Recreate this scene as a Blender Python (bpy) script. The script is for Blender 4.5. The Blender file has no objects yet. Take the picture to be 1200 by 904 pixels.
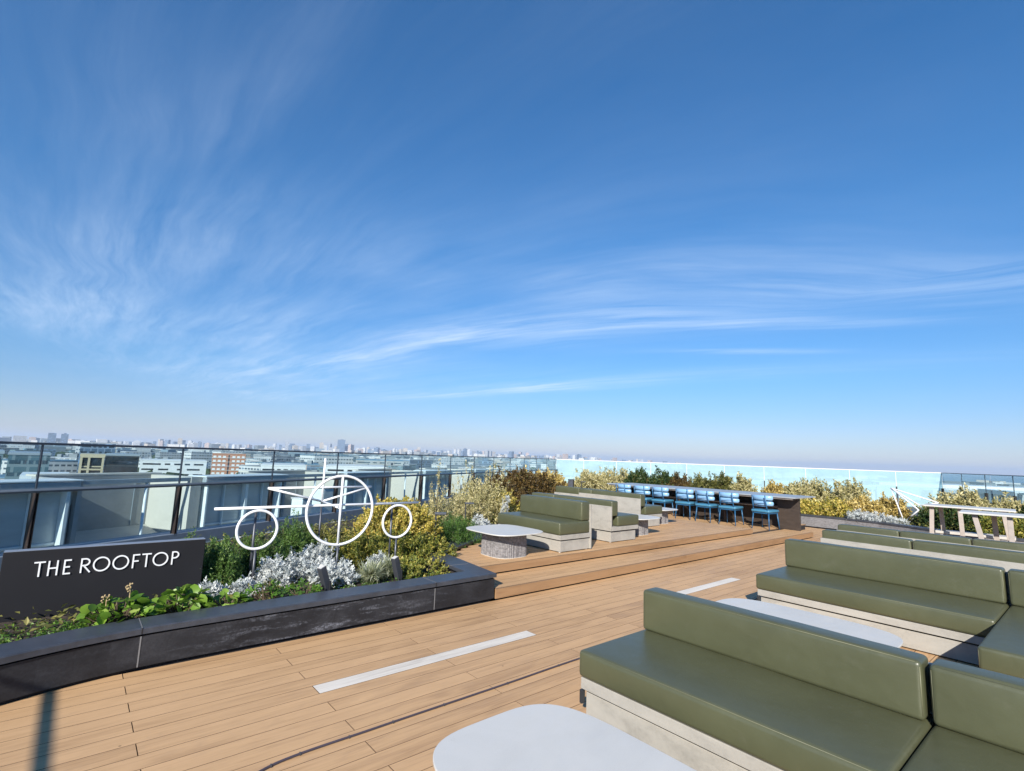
import bpy, bmesh, math, random
import numpy as np
from mathutils import Vector, Matrix

PI = math.pi
scene = bpy.context.scene
COL = scene.collection
rng = np.random.default_rng(7)
random.seed(7)

# ------------------------------------------------------------------ helpers
def tag(o, label=None, cat=None, group=None, kind=None):
    if label: o['label'] = label
    if cat: o['category'] = cat
    if group: o['group'] = group
    if kind: o['kind'] = kind
    return o

def empty(name, loc=(0, 0, 0), rz=0.0, label=None, cat=None, group=None):
    o = bpy.data.objects.new(name, None)
    COL.objects.link(o)
    o.location = loc
    o.rotation_euler = (0, 0, rz)
    o.empty_display_size = 0.1
    return tag(o, label, cat, group)

def link(name, me, mat, parent=None, loc=None):
    o = bpy.data.objects.new(name, me)
    COL.objects.link(o)
    if mat is not None:
        for m in (mat if isinstance(mat, (list, tuple)) else [mat]):
            me.materials.append(m)
    if parent is not None: o.parent = parent
    if loc is not None: o.location = loc
    return o

def fin(name, bm, mat, parent=None, bevel=0.0, seg=2, smooth=False, loc=None, recalc=True):
    if recalc:
        bmesh.ops.recalc_face_normals(bm, faces=bm.faces)
    if bevel > 0:
        es = [e for e in bm.edges if len(e.link_faces) == 2 and e.calc_face_angle(0) > 0.5]
        bmesh.ops.bevel(bm, geom=es, offset=bevel, segments=seg, profile=0.5, affect='EDGES', clamp_overlap=True)
    me = bpy.data.meshes.new(name)
    bm.to_mesh(me)
    bm.free()
    if smooth:
        for p in me.polygons: p.use_smooth = True
    return link(name, me, mat, parent, loc)

def box(bm, x0, x1, y0, y1, z0, z1, M=None):
    vs = [bm.verts.new(v) for v in ((x0,y0,z0),(x1,y0,z0),(x1,y1,z0),(x0,y1,z0),(x0,y0,z1),(x1,y0,z1),(x1,y1,z1),(x0,y1,z1))]
    for f in ((0,3,2,1),(4,5,6,7),(0,1,5,4),(1,2,6,5),(2,3,7,6),(3,0,4,7)):
        bm.faces.new([vs[i] for i in f])
    if M is not None:
        for v in vs: v.co = M @ v.co
    return vs

def bxo(name, x0, x1, y0, y1, z0, z1, mat, parent=None, bevel=0.0, M=None, seg=2):
    bm = bmesh.new()
    box(bm, x0, x1, y0, y1, z0, z1, M)
    return fin(name, bm, mat, parent, bevel, seg)

def tube(bm, pts, r, n=8, closed=False, caps=True, r_end=None):
    pts = [Vector(p) for p in pts]
    m = len(pts)
    rings = []
    up0 = Vector((0, 0, 1))
    prevx = None
    for i, p in enumerate(pts):
        if closed: d = (pts[(i+1) % m] - pts[i-1]).normalized()
        else: d = (pts[min(i+1, m-1)] - pts[max(i-1, 0)]).normalized()
        if prevx is None:
            a = up0 if abs(d.dot(up0)) < 0.9 else Vector((1, 0, 0))
            x = d.cross(a).normalized()
        else:
            x = (prevx - d * prevx.dot(d)).normalized()
        y = d.cross(x)
        prevx = x
        rr = r if r_end is None else r + (r_end - r) * i / max(1, m-1)
        rings.append([bm.verts.new(p + (x * math.cos(2*PI*k/n) + y * math.sin(2*PI*k/n)) * rr) for k in range(n)])
    for i in range(m if closed else m-1):
        a, b = rings[i], rings[(i+1) % m]
        for k in range(n):
            bm.faces.new((a[k], a[(k+1) % n], b[(k+1) % n], b[k]))
    if caps and not closed:
        bm.faces.new(rings[0][::-1]); bm.faces.new(rings[-1])

def tubeo(name, pts, r, mat, parent=None, n=8, closed=False, smooth=True, r_end=None):
    bm = bmesh.new()
    tube(bm, pts, r, n, closed, r_end=r_end)
    return fin(name, bm, mat, parent, 0, smooth=smooth)

def prism(bm, poly, z0, z1):
    a = [bm.verts.new((x, y, z0)) for x, y in poly]
    b = [bm.verts.new((x, y, z1)) for x, y in poly]
    n = len(poly)
    bm.faces.new(a[::-1]); bm.faces.new(b)
    for i in range(n):
        bm.faces.new((a[i], a[(i+1) % n], b[(i+1) % n], b[i]))

# fast mesh of quads with a per-face random attribute
def quad_mesh(name, V, F, rnd=None, smooth=False):
    V = np.asarray(V, dtype=np.float32); F = np.asarray(F, dtype=np.int32)
    me = bpy.data.meshes.new(name)
    me.vertices.add(len(V)); me.vertices.foreach_set('co', V.ravel())
    me.loops.add(F.size); me.loops.foreach_set('vertex_index', F.ravel())
    me.polygons.add(len(F))
    me.polygons.foreach_set('loop_start', np.arange(0, F.size, 4, dtype=np.int32))
    me.polygons.foreach_set('loop_total', np.full(len(F), 4, dtype=np.int32))
    me.polygons.foreach_set('use_smooth', np.full(len(F), bool(smooth)))
    me.update(calc_edges=True)
    if rnd is not None:
        at = me.attributes.new('rnd', 'FLOAT', 'FACE')
        at.data.foreach_set('value', np.asarray(rnd, dtype=np.float32))
    return me

# ------------------------------------------------------------------ node helpers
class NT:
    def __init__(s, mat):
        mat.use_nodes = True
        s.t = mat.node_tree
        s.t.nodes.clear()
    def n(s, typ, inputs=None, **kw):
        nd = s.t.nodes.new(typ)
        for k, v in kw.items(): setattr(nd, k, v)
        if inputs:
            for k, v in inputs.items():
                if isinstance(v, bpy.types.NodeSocket): s.t.links.new(v, nd.inputs[k])
                else: nd.inputs[k].default_value = v
        return nd
    def math(s, op, a, b=None, c=None, clamp=False):
        nd = s.t.nodes.new('ShaderNodeMath'); nd.operation = op; nd.use_clamp = clamp
        for i, v in enumerate((a, b, c)):
            if v is None: continue
            if isinstance(v, bpy.types.NodeSocket): s.t.links.new(v, nd.inputs[i])
            else: nd.inputs[i].default_value = v
        return nd.outputs[0]
    def ramp(s, fac, stops, interp='LINEAR'):
        nd = s.t.nodes.new('ShaderNodeValToRGB'); nd.color_ramp.interpolation = interp
        cr = nd.color_ramp
        while len(cr.elements) < len(stops): cr.elements.new(0.5)
        for e, (p, c) in zip(cr.elements, stops):
            e.position = p
            e.color = (c, c, c, 1) if isinstance(c, (int, float)) else (*c, 1)
        s.t.links.new(fac, nd.inputs[0])
        return nd.outputs[0]
    def mix(s, fac, a, b, blend='MIX'):
        nd = s.t.nodes.new('ShaderNodeMix'); nd.data_type = 'RGBA'; nd.blend_type = blend
        for i, v in ((0, fac), (6, a), (7, b)):
            if isinstance(v, bpy.types.NodeSocket): s.t.links.new(v, nd.inputs[i])
            elif i == 0: nd.inputs[0].default_value = v
            else: nd.inputs[i].default_value = (*v, 1)
        return nd.outputs[2]
    def out(s, sock):
        o = s.t.nodes.new('ShaderNodeOutputMaterial')
        s.t.links.new(sock, o.inputs['Surface'])

def noise(nt, vec, scale, detail=4, rough=0.55, dist=0.0):
    return nt.n('ShaderNodeTexNoise', {'Vector': vec, 'Scale': scale, 'Detail': detail, 'Roughness': rough, 'Distortion': dist}).outputs[0]

def mapped(nt, vec, scale=(1,1,1), loc=(0,0,0), rot=(0,0,0)):
    return nt.n('ShaderNodeMapping', {'Vector': vec, 'Scale': scale, 'Location': loc, 'Rotation': rot}).outputs[0]

def mat_simple(name, col, rough=0.6, metal=0.0, var=0.12, vscale=6.0, bump=0.0, bscale=40.0, coat=0.0, spec=0.5, stretch=(1,1,1)):
    m = bpy.data.materials.new(name); nt = NT(m)
    tc = nt.n('ShaderNodeTexCoord').outputs['Object']
    tc = mapped(nt, tc, stretch)
    f = noise(nt, tc, vscale, 5, 0.6)
    dark = tuple(c * (1 - var) for c in col); light = tuple(min(1, c * (1 + var)) for c in col)
    c = nt.ramp(f, [(0.3, dark), (0.7, light)])
    r = nt.ramp(f, [(0.3, max(0, rough - 0.06)), (0.7, min(1, rough + 0.06))])
    ins = {'Base Color': c, 'Roughness': r, 'Metallic': metal, 'Specular IOR Level': spec, 'Coat Weight': coat}
    if bump > 0:
        b = noise(nt, tc, bscale, 4, 0.6)
        ins['Normal'] = nt.n('ShaderNodeBump', {'Height': b, 'Strength': bump, 'Distance': 0.01}).outputs[0]
    nt.out(nt.n('ShaderNodeBsdfPrincipled', ins).outputs[0])
    return m

def mat_leaf(name, stops, rough=0.5, trans=0.3, spec=0.4):
    m = bpy.data.materials.new(name); nt = NT(m)
    a = nt.n('ShaderNodeAttribute', attribute_name='rnd').outputs['Fac']
    c = nt.ramp(a, stops)
    p = nt.n('ShaderNodeBsdfPrincipled', {'Base Color': c, 'Roughness': rough, 'Specular IOR Level': spec}).outputs[0]
    t = nt.n('ShaderNodeBsdfTranslucent', {'Color': c}).outputs[0]
    nt.out(nt.n('ShaderNodeMixShader', {0: trans, 1: p, 2: t}).outputs[0])
    return m

# ------------------------------------------------------------------ materials
def make_deck_mat(name, base, trim=False):
    m = bpy.data.materials.new(name); nt = NT(m)
    at = nt.n('ShaderNodeAttribute', attribute_name='rnd').outputs['Fac']
    tc = nt.n('ShaderNodeTexCoord').outputs['Object']
    off = nt.n('ShaderNodeCombineXYZ', {'X': nt.math('MULTIPLY', at, 37.0), 'Y': nt.math('MULTIPLY', at, 11.0), 'Z': 0.0}).outputs[0]
    v = nt.n('ShaderNodeVectorMath', {0: tc, 1: off}, operation='ADD').outputs[0]
    g1 = noise(nt, mapped(nt, v, (2.2, 45, 45)), 1.0, 6, 0.65, 0.4)
    g2 = noise(nt, mapped(nt, v, (1.1, 6, 6)), 1.0, 4, 0.6, 0.8)
    g3 = noise(nt, mapped(nt, v, (14, 220, 220)), 1.0, 3, 0.6)
    big = noise(nt, tc, 0.35, 3, 0.5)
    t = nt.math('ADD', nt.math('MULTIPLY', g1, 0.40), nt.math('MULTIPLY', g2, 0.34))
    t = nt.math('ADD', t, nt.math('MULTIPLY', nt.math('SUBTRACT', at, 0.5), 0.07))
    t = nt.math('ADD', t, nt.math('MULTIPLY', nt.math('SUBTRACT', big, 0.5), 0.25))
    d = tuple(c * f for c, f in zip(base, (0.74, 0.71, 0.69)))
    l = tuple(min(1, c * f) for c, f in zip(base, (1.14, 1.15, 1.17)))
    c = nt.ramp(t, [(0.25, d), (0.37, base), (0.51, l)])
    # worn greyish scuffs and small dark spots
    sc = noise(nt, mapped(nt, tc, (1.5, 4, 4)), 2.3, 6, 0.7, 0.6)
    c = nt.mix(nt.ramp(sc, [(0.53, 0.0), (0.72, 0.42)]), c, tuple(min(1, x * y) for x, y in zip(base, (0.78, 0.80, 0.88))))
    sp = nt.n('ShaderNodeTexVoronoi', {'Vector': tc, 'Scale': 3.0, 'Randomness': 1.0}).outputs['Distance']
    c = nt.mix(nt.ramp(sp, [(0.018, 0.75), (0.032, 0.0)]), c, (0.10, 0.055, 0.03))
    h = nt.math('ADD', nt.math('MULTIPLY', g3, 0.5), g1)
    b = nt.n('ShaderNodeBump', {'Height': h, 'Strength': 0.25, 'Distance': 0.003}).outputs[0]
    r = nt.ramp(g2, [(0.3, 0.52), (0.7, 0.68)])
    nt.out(nt.n('ShaderNodeBsdfPrincipled', {'Base Color': c, 'Roughness': r, 'Normal': b, 'Specular IOR Level': 0.35}).outputs[0])
    return m

def make_concrete(name, base, lo=0.78, hi=1.12, scale=5.0):
    m = bpy.data.materials.new(name); nt = NT(m)
    tc = nt.n('ShaderNodeTexCoord').outputs['Object']
    a = noise(nt, mapped(nt, tc, (1, 0.6, 1.4)), scale, 7, 0.62, 0.7)
    b = noise(nt, tc, scale * 9, 5, 0.6)
    t = nt.math('ADD', nt.math('MULTIPLY', a, 0.75), nt.math('MULTIPLY', b, 0.25))
    c = nt.ramp(t, [(0.34, tuple(x * lo for x in base)), (0.5, base), (0.66, tuple(min(1, x * hi) for x in base))])
    pits = nt.n('ShaderNodeTexVoronoi', {'Vector': tc, 'Scale': 55.0}).outputs['Distance']
    c = nt.mix(nt.ramp(pits, [(0.06, 0.35), (0.12, 0.0)]), c, tuple(x * 0.55 for x in base))
    bp = nt.n('ShaderNodeBump', {'Height': b, 'Strength': 0.12, 'Distance': 0.004}).outputs[0]
    nt.out(nt.n('ShaderNodeBsdfPrincipled', {'Base Color': c, 'Roughness': 0.62, 'Normal': bp}).outputs[0])
    return m

def make_leather():
    m = bpy.data.materials.new('olive_leather'); nt = NT(m)
    tc = nt.n('ShaderNodeTexCoord').outputs['Object']
    a = noise(nt, tc, 2.2, 4, 0.6)
    grain = nt.n('ShaderNodeTexVoronoi', {'Vector': tc, 'Scale': 330.0}).outputs['Distance']
    dust = noise(nt, tc, 7.0, 8, 0.75, 0.8)
    wr = noise(nt, mapped(nt, tc, (1, 1, 1)), 9.0, 3, 0.5, 0.5)
    base = (0.078, 0.082, 0.043)
    c = nt.ramp(a, [(0.3, tuple(x * 0.9 for x in base)), (0.7, tuple(x * 1.1 for x in base))])
    c = nt.mix(nt.ramp(dust, [(0.55, 0.0), (0.78, 0.12)]), c, (0.20, 0.19, 0.15))
    r = nt.ramp(nt.math('ADD', nt.math('MULTIPLY', a, 0.4), nt.math('MULTIPLY', dust, 0.6)), [(0.35, 0.32), (0.65, 0.44)])
    wr2 = noise(nt, tc, 3.0, 2, 0.4, 0.2)
    wr = nt.math('ADD', nt.math('MULTIPLY', wr, 0.5), nt.math('MULTIPLY', wr2, 1.5))
    b1 = nt.n('ShaderNodeBump', {'Height': wr, 'Strength': 0.20, 'Distance': 0.022}).outputs[0]
    b2 = nt.n('ShaderNodeBump', {'Height': grain, 'Strength': 0.10, 'Distance': 0.001, 'Normal': b1}).outputs[0]
    nt.out(nt.n('ShaderNodeBsdfPrincipled', {'Base Color': c, 'Roughness': r, 'Normal': b2, 'Specular IOR Level': 0.55}).outputs[0])
    return m

def make_granite():
    m = bpy.data.materials.new('black_granite'); nt = NT(m)
    tc = nt.n('ShaderNodeTexCoord').outputs['Object']
    a = noise(nt, mapped(nt, tc, (1, 1, 1.8)), 2.2, 7, 0.65, 0.8)
    f = noise(nt, tc, 60, 5, 0.7)
    t = nt.math('ADD', nt.math('MULTIPLY', a, 0.7), nt.math('MULTIPLY', f, 0.3))
    c = nt.ramp(t, [(0.36, (0.011, 0.0115, 0.014)), (0.52, (0.021, 0.022, 0.026)), (0.68, (0.042, 0.043, 0.049))])
    # chalky mineral stains and long scratches
    s = noise(nt, mapped(nt, tc, (1.3, 1.3, 9.0), (3.1, 0.2, 0.6)), 1.6, 8, 0.72, 0.9)
    big = noise(nt, mapped(nt, tc, (0.55, 0.55, 0.8), (1.1, 0, 0)), 1.3, 2, 0.5)
    k = nt.math('MULTIPLY', nt.ramp(s, [(0.53, 0.0), (0.70, 1.0)]), nt.ramp(big, [(0.42, 0.05), (0.58, 1.0)]))
    xx = nt.n('ShaderNodeSeparateXYZ', {0: tc}).outputs[0]
    q = nt.math('DIVIDE', nt.math('SUBTRACT', xx, 2.0), 0.85)
    q = nt.math('EXPONENT', nt.math('MULTIPLY', nt.math('MULTIPLY', q, q), -1.0))
    k = nt.math('MULTIPLY', nt.ramp(s, [(0.50, 0.0), (0.66, 1.0)]), nt.math('ADD', nt.math('MULTIPLY', q, 0.5), 0.03))
    sp = noise(nt, tc, 34, 4, 0.8)
    k = nt.math('MULTIPLY', k, nt.ramp(sp, [(0.42, 0.1), (0.6, 1.0)]))
    c = nt.mix(k, c, (0.34, 0.36, 0.42))
    r = nt.ramp(t, [(0.3, 0.42), (0.7, 0.6)])
    nt.out(nt.n('ShaderNodeBsdfPrincipled', {'Base Color': c, 'Roughness': r, 'Specular IOR Level': 0.32}).outputs[0])
    return m

def make_glass(name, tint, refl=1.0, frost=0.0, frost_col=(0.7, 0.9, 0.92)):
    m = bpy.data.materials.new(name); nt = NT(m)
    fr = nt.n('ShaderNodeFresnel', {'IOR': 1.5}).outputs[0]
    bf = nt.math('SUBTRACT', 1.0, nt.n('ShaderNodeNewGeometry').outputs['Backfacing'])
    fr = nt.math('MULTIPLY', nt.math('MULTIPLY', fr, refl), bf, clamp=True)
    tr = nt.n('ShaderNodeBsdfTransparent', {'Color': (*tint, 1)}).outputs[0]
    if frost > 0:
        tc = nt.n('ShaderNodeTexCoord').outputs['Object']
        f = noise(nt, mapped(nt, tc, (1, 1, 0.3)), 1.2, 3, 0.5)
        fac = nt.ramp(f, [(0.3, max(0, frost - 0.05)), (0.7, min(1, frost + 0.05))])
        di = nt.n('ShaderNodeBsdfDiffuse', {'Color': (*frost_col, 1)}).outputs[0]
        tl = nt.n('ShaderNodeBsdfTranslucent', {'Color': (*frost_col, 1)}).outputs[0]
        d2 = nt.n('ShaderNodeMixShader', {0: 0.35, 1: di, 2: tl}).outputs[0]
        tr = nt.n('ShaderNodeMixShader', {0: fac, 1: tr, 2: d2}).outputs[0]
    gl = nt.n('ShaderNodeBsdfGlossy', {'Color': (1, 1, 1, 1), 'Roughness': 0.0}).outputs[0]
    nt.out(nt.n('ShaderNodeMixShader', {0: fr, 1: tr, 2: gl}).outputs[0])
    return m

def make_facade(name, wall, glass=(0.06, 0.08, 0.10), sx=3.4, sz=3.6, wx=0.55, wz=0.5, var=0.1):
    """wall with rows of dark windows, laid on the vertical faces by object space"""
    m = bpy.data.materials.new(name); nt = NT(m)
    tc = nt.n('ShaderNodeTexCoord').outputs['Object']
    g = nt.n('ShaderNodeNewGeometry')
    nv = nt.n('ShaderNodeVectorTransform', {0: g.outputs['Normal']}, vector_type='NORMAL', convert_from='WORLD', convert_to='OBJECT').outputs[0]
    P = nt.n('ShaderNodeSeparateXYZ', {0: tc}); N = nt.n('ShaderNodeSeparateXYZ', {0: nv})
    ax = nt.math('ABSOLUTE', N.outputs[0]); ay = nt.math('ABSOLUTE', N.outputs[1]); az = nt.math('ABSOLUTE', N.outputs[2])
    u = nt.math('ADD', nt.math('MULTIPLY', P.outputs[0], ay), nt.math('MULTIPLY', P.outputs[1], ax))
    fu = nt.math('FRACT', nt.math('DIVIDE', u, sx)); fz = nt.math('FRACT', nt.math('DIVIDE', P.outputs[2], sz))
    mu = nt.math('LESS_THAN', nt.math('ABSOLUTE', nt.math('SUBTRACT', fu, 0.5)), wx / 2)
    mz = nt.math('LESS_THAN', nt.math('ABSOLUTE', nt.math('SUBTRACT', fz, 0.5)), wz / 2)
    mk = nt.math('MULTIPLY', nt.math('MULTIPLY', mu, mz), nt.math('LESS_THAN', az, 0.5))
    cell = nt.n('ShaderNodeCombineXYZ', {'X': nt.math('FLOOR', nt.math('DIVIDE', u, sx)), 'Y': nt.math('FLOOR', nt.math('DIVIDE', P.outputs[2], sz)), 'Z': 0.0}).outputs[0]
    wn = nt.n('ShaderNodeTexWhiteNoise', {'Vector': cell}, noise_dimensions='3D').outputs[0]
    gc = nt.ramp(wn, [(0.0, glass), (0.8, tuple(x * 1.8 for x in glass)), (1.0, tuple(min(1, x * 4) for x in glass))])
    oi = nt.n('ShaderNodeObjectInfo').outputs['Random']
    f = noise(nt, tc, 0.12, 4, 0.6)
    wc = nt.ramp(nt.math('ADD', nt.math('MULTIPLY', f, 0.6), nt.math('MULTIPLY', oi, 0.4)), [(0.2, tuple(x * (1 - 2 * var) for x in wall)), (0.7, tuple(min(1, x * (1 + var)) for x in wall))])
    c = nt.mix(mk, wc, gc)
    r = nt.mix(mk, (0.7, 0.7, 0.7), (0.15, 0.15, 0.15))
    nt.out(nt.n('ShaderNodeBsdfPrincipled', {'Base Color': c, 'Roughness': r}).outputs[0])
    return m

def make_table_mat():
    m = bpy.data.materials.new('light_grey_laminate'); nt = NT(m)
    tc = nt.n('ShaderNodeTexCoord').outputs['Object']
    a = noise(nt, tc, 2.5, 6, 0.6, 0.5); b = noise(nt, tc, 180, 3, 0.7)
    t = nt.math('ADD', nt.math('MULTIPLY', a, 0.6), nt.math('MULTIPLY', b, 0.4))
    c = nt.ramp(t, [(0.32, (0.49, 0.475, 0.44)), (0.5, (0.545, 0.53, 0.49)), (0.7, (0.58, 0.56, 0.52))])
    sm = noise(nt, mapped(nt, tc, (1, 2.2, 1)), 4.5, 6, 0.65, 1.5)
    r = nt.ramp(sm, [(0.35, 0.36), (0.65, 0.56)])
    c = nt.mix(nt.ramp(noise(nt, tc, 11, 5, 0.75), [(0.66, 0.0), (0.78, 0.35)]), c, (0.36, 0.35, 0.33))
    nt.out(nt.n('ShaderNodeBsdfPrincipled', {'Base Color': c, 'Roughness': r, 'Specular IOR Level': 0.45}).outputs[0])
    return m

M = {}
M['deck'] = make_deck_mat('deck_boards', (0.525, 0.325, 0.165))
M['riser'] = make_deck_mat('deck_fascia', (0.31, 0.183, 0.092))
M['pale'] = make_deck_mat('pale_strip', (0.66, 0.60, 0.51))
M['void'] = mat_simple('dark_underlay', (0.012, 0.011, 0.012), 0.9)
M['groove'] = mat_simple('board_groove', (0.16, 0.098, 0.055), 0.9)
M['granite'] = make_granite()
M['coping'] = mat_simple('granite_coping', (0.045, 0.050, 0.062), 0.38, var=0.22, vscale=9, bump=0.05, bscale=90)
M['sealant'] = mat_simple('joint_sealant', (0.15, 0.148, 0.15), 0.7)
M['concrete'] = make_concrete('cement_board', (0.345, 0.325, 0.285))
M['edge'] = mat_simple('board_edge_trim', (0.50, 0.47, 0.42), 0.6, var=0.05)
M['leather'] = make_leather()
M['seam'] = mat_simple('leather_piping', (0.15, 0.145, 0.085), 0.5)  # paler than the leather: edge highlights are put into the piping colour
M['tabletop'] = make_table_mat()
M['pebble'] = make_concrete('fluted_concrete', (0.20, 0.19, 0.19), 0.45, 1.5, 28.0)
M['darkmetal'] = mat_simple('charcoal_metal', (0.035, 0.037, 0.042), 0.42, 0.3, var=0.08)
M['stem'] = mat_simple('grey_steel_stem', (0.085, 0.090, 0.105), 0.4, 0.5, var=0.08)
M['white'] = mat_simple('white_enamel', (0.80, 0.80, 0.80), 0.35, var=0.03)
M['sign'] = mat_simple('sign_charcoal', (0.014, 0.0138, 0.0165), 0.7, var=0.10, vscale=2.5, spec=0.25)
M['signtop'] = mat_simple('sign_cap', (0.20, 0.22, 0.26), 0.4, var=0.05)
M['soil'] = mat_simple('soil', (0.045, 0.032, 0.022), 0.95, var=0.5, vscale=18, bump=0.8, bscale=30)
M['bronze'] = mat_simple('bronze_post', (0.060, 0.045, 0.038), 0.4, 0.5, var=0.1)
M['rail'] = mat_simple('grey_rail', (0.13, 0.155, 0.18), 0.35, 0.6, var=0.06)
M['toprail'] = mat_simple('dark_top_rail', (0.075, 0.085, 0.105), 0.4, 0.5, var=0.06)
M['whiterail'] = mat_simple('white_rail', (0.72, 0.70, 0.68), 0.4, var=0.05)
M['glass'] = make_glass('railing_glass', (0.80, 0.88, 0.90), 1.1)
M['frost'] = make_glass('frosted_glass', (0.72, 0.90, 0.92), 0.5, 0.50, (0.62, 0.79, 0.82))
M['chair'] = mat_simple('blue_powder_coat', (0.020, 0.100, 0.210), 0.36, 0.0, var=0.06, vscale=12)
M['chairpad'] = mat_simple('blue_vinyl_pad', (0.055, 0.19, 0.30), 0.33, 0.0, var=0.06, vscale=9)
M['chairback'] = mat_simple('pale_blue_back_pad', (0.22, 0.40, 0.60), 0.26, 0.0, var=0.05, vscale=9, coat=0.3)
M['bar'] = mat_simple('brown_bar_panel', (0.046, 0.033, 0.025), 0.5, var=0.2, vscale=5, stretch=(1, 1, 4))
M['bartop'] = mat_simple('grey_bar_top', (0.30, 0.32, 0.34), 0.38, var=0.05)
M['wood'] = mat_simple('taupe_leg', (0.36, 0.31, 0.27), 0.6, var=0.12, vscale=12)
M['cable'] = mat_simple('cable', (0.055, 0.045, 0.06), 0.5)
M['panel_blue'] = mat_simple('blue_grey_panel', (0.52, 0.56, 0.56), 0.42, 0.1, var=0.10, vscale=1.2, stretch=(1, 1, 3))
M['frame_pale'] = mat_simple('pale_metal_frame', (0.70, 0.76, 0.77), 0.45, 0.1, var=0.08)
M['cap'] = mat_simple('cap_metal', (0.33, 0.39, 0.43), 0.42, 0.2, var=0.10)
M['curb'] = mat_simple('curb_coating', (0.16, 0.19, 0.22), 0.5, var=0.12)
M['cream'] = make_concrete('cream_render', (0.50, 0.49, 0.44), 0.88, 1.08, 1.2)
M['grey_render'] = make_concrete('grey_render', (0.33, 0.345, 0.345), 0.88, 1.10, 1.5)
M['roofdark'] = make_concrete('roof_gravel', (0.085, 0.088, 0.09), 0.7, 1.3, 3.0)
M['roofgrey'] = make_concrete('roof_membrane', (0.28, 0.30, 0.32), 0.8, 1.1, 0.8)

M['l_farf'] = mat_leaf('leaf_glossy_green', [(0.0, (0.05, 0.12, 0.016)), (0.5, (0.15, 0.27, 0.03)), (0.85, (0.25, 0.38, 0.06)), (1.0, (0.40, 0.45, 0.15))], 0.40, 0.28, 0.4)
M['l_lobed'] = mat_leaf('leaf_lobed_green', [(0.0, (0.03, 0.075, 0.012)), (0.6, (0.085, 0.19, 0.022)), (1.0, (0.19, 0.30, 0.05))], 0.45, 0.28)
M['l_rose'] = mat_leaf('leaf_rosemary', [(0.0, (0.022, 0.060, 0.012)), (0.5, (0.072, 0.145, 0.026)), (1.0, (0.19, 0.28, 0.07))], 0.5, 0.2)
M['l_silver'] = mat_leaf('leaf_silver', [(0.0, (0.26, 0.30, 0.29)), (0.4, (0.50, 0.53, 0.52)), (1.0, (0.66, 0.67, 0.64))], 0.7, 0.15, 0.2)
M['l_yellow'] = mat_leaf('leaf_golden', [(0.0, (0.07, 0.10, 0.02)), (0.35, (0.32, 0.29, 0.05)), (0.7, (0.68, 0.52, 0.11)), (1.0, (0.80, 0.68, 0.28))], 0.5, 0.3)
M['l_ygreen'] = mat_leaf('leaf_yellow_green', [(0.0, (0.05, 0.08, 0.014)), (0.5, (0.20, 0.22, 0.04)), (0.85, (0.42, 0.36, 0.07)), (1.0, (0.55, 0.46, 0.14))], 0.5, 0.28)
M['l_cream'] = mat_leaf('leaf_cream', [(0.0, (0.14, 0.14, 0.04)), (0.4, (0.42, 0.38, 0.17)), (0.8, (0.66, 0.58, 0.30)), (1.0, (0.76, 0.69, 0.44))], 0.55, 0.28)
M['l_brown'] = mat_leaf('leaf_bronze', [(0.0, (0.035, 0.026, 0.010)), (0.5, (0.105, 0.068, 0.022)), (0.85, (0.20, 0.125, 0.035)), (1.0, (0.13, 0.14, 0.04))], 0.5, 0.22)
M['l_orange'] = mat_leaf('leaf_amber', [(0.0, (0.14, 0.10, 0.03)), (0.4, (0.46, 0.34, 0.09)), (0.8, (0.70, 0.54, 0.19)), (1.0, (0.78, 0.68, 0.36))], 0.5, 0.28)
M['l_dark'] = mat_leaf('leaf_dark_green', [(0.0, (0.012, 0.030, 0.008)), (0.6, (0.040, 0.075, 0.018)), (0.9, (0.11, 0.14, 0.035)), (1.0, (0.26, 0.17, 0.06))], 0.45, 0.2)
M['l_olive'] = mat_leaf('leaf_olive', [(0.0, (0.035, 0.045, 0.012)), (0.5, (0.12, 0.125, 0.03)), (0.9, (0.26, 0.24, 0.07)), (1.0, (0.42, 0.36, 0.14))], 0.5, 0.24)
M['l_var'] = mat_leaf('blade_variegated', [(0.0, (0.10, 0.13, 0.05)), (0.4, (0.30, 0.33, 0.17)), (0.8, (0.52, 0.54, 0.36)), (1.0, (0.66, 0.66, 0.50))], 0.5, 0.25)
M['l_green'] = mat_leaf('blade_green', [(0.0, (0.025, 0.065, 0.014)), (0.6, (0.07, 0.15, 0.025)), (1.0, (0.15, 0.26, 0.05))], 0.45, 0.25)
M['twig'] = mat_simple('twig', (0.12, 0.085, 0.055), 0.8, var=0.3, vscale=40)
M['dry'] = mat_simple('dry_flower', (0.42, 0.31, 0.16), 0.8, var=0.3, vscale=60)

# ------------------------------------------------------------------ camera
CAMZ = 1.65
yaw, pit, rol = math.radians(49.83), math.radians(8.03), math.radians(2.01)
f = Vector((math.cos(pit) * math.cos(yaw), math.cos(pit) * math.sin(yaw), math.sin(pit)))
r0 = f.cross(Vector((0, 0, 1))).normalized(); u0 = r0.cross(f)
r = r0 * math.cos(rol) + u0 * math.sin(rol); u = -r0 * math.sin(rol) + u0 * math.cos(rol)
cd = bpy.data.cameras.new('camera'); cam = bpy.data.objects.new('camera', cd); COL.objects.link(cam)
cam.matrix_world = Matrix(((r.x, u.x, -f.x, 0), (r.y, u.y, -f.y, 0), (r.z, u.z, -f.z, CAMZ), (0, 0, 0, 1)))
cd.sensor_width = 36; cd.lens = 593.5 / 1200 * 36; cd.clip_start = 0.05; cd.clip_end = 60000
scene.camera = cam

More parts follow.
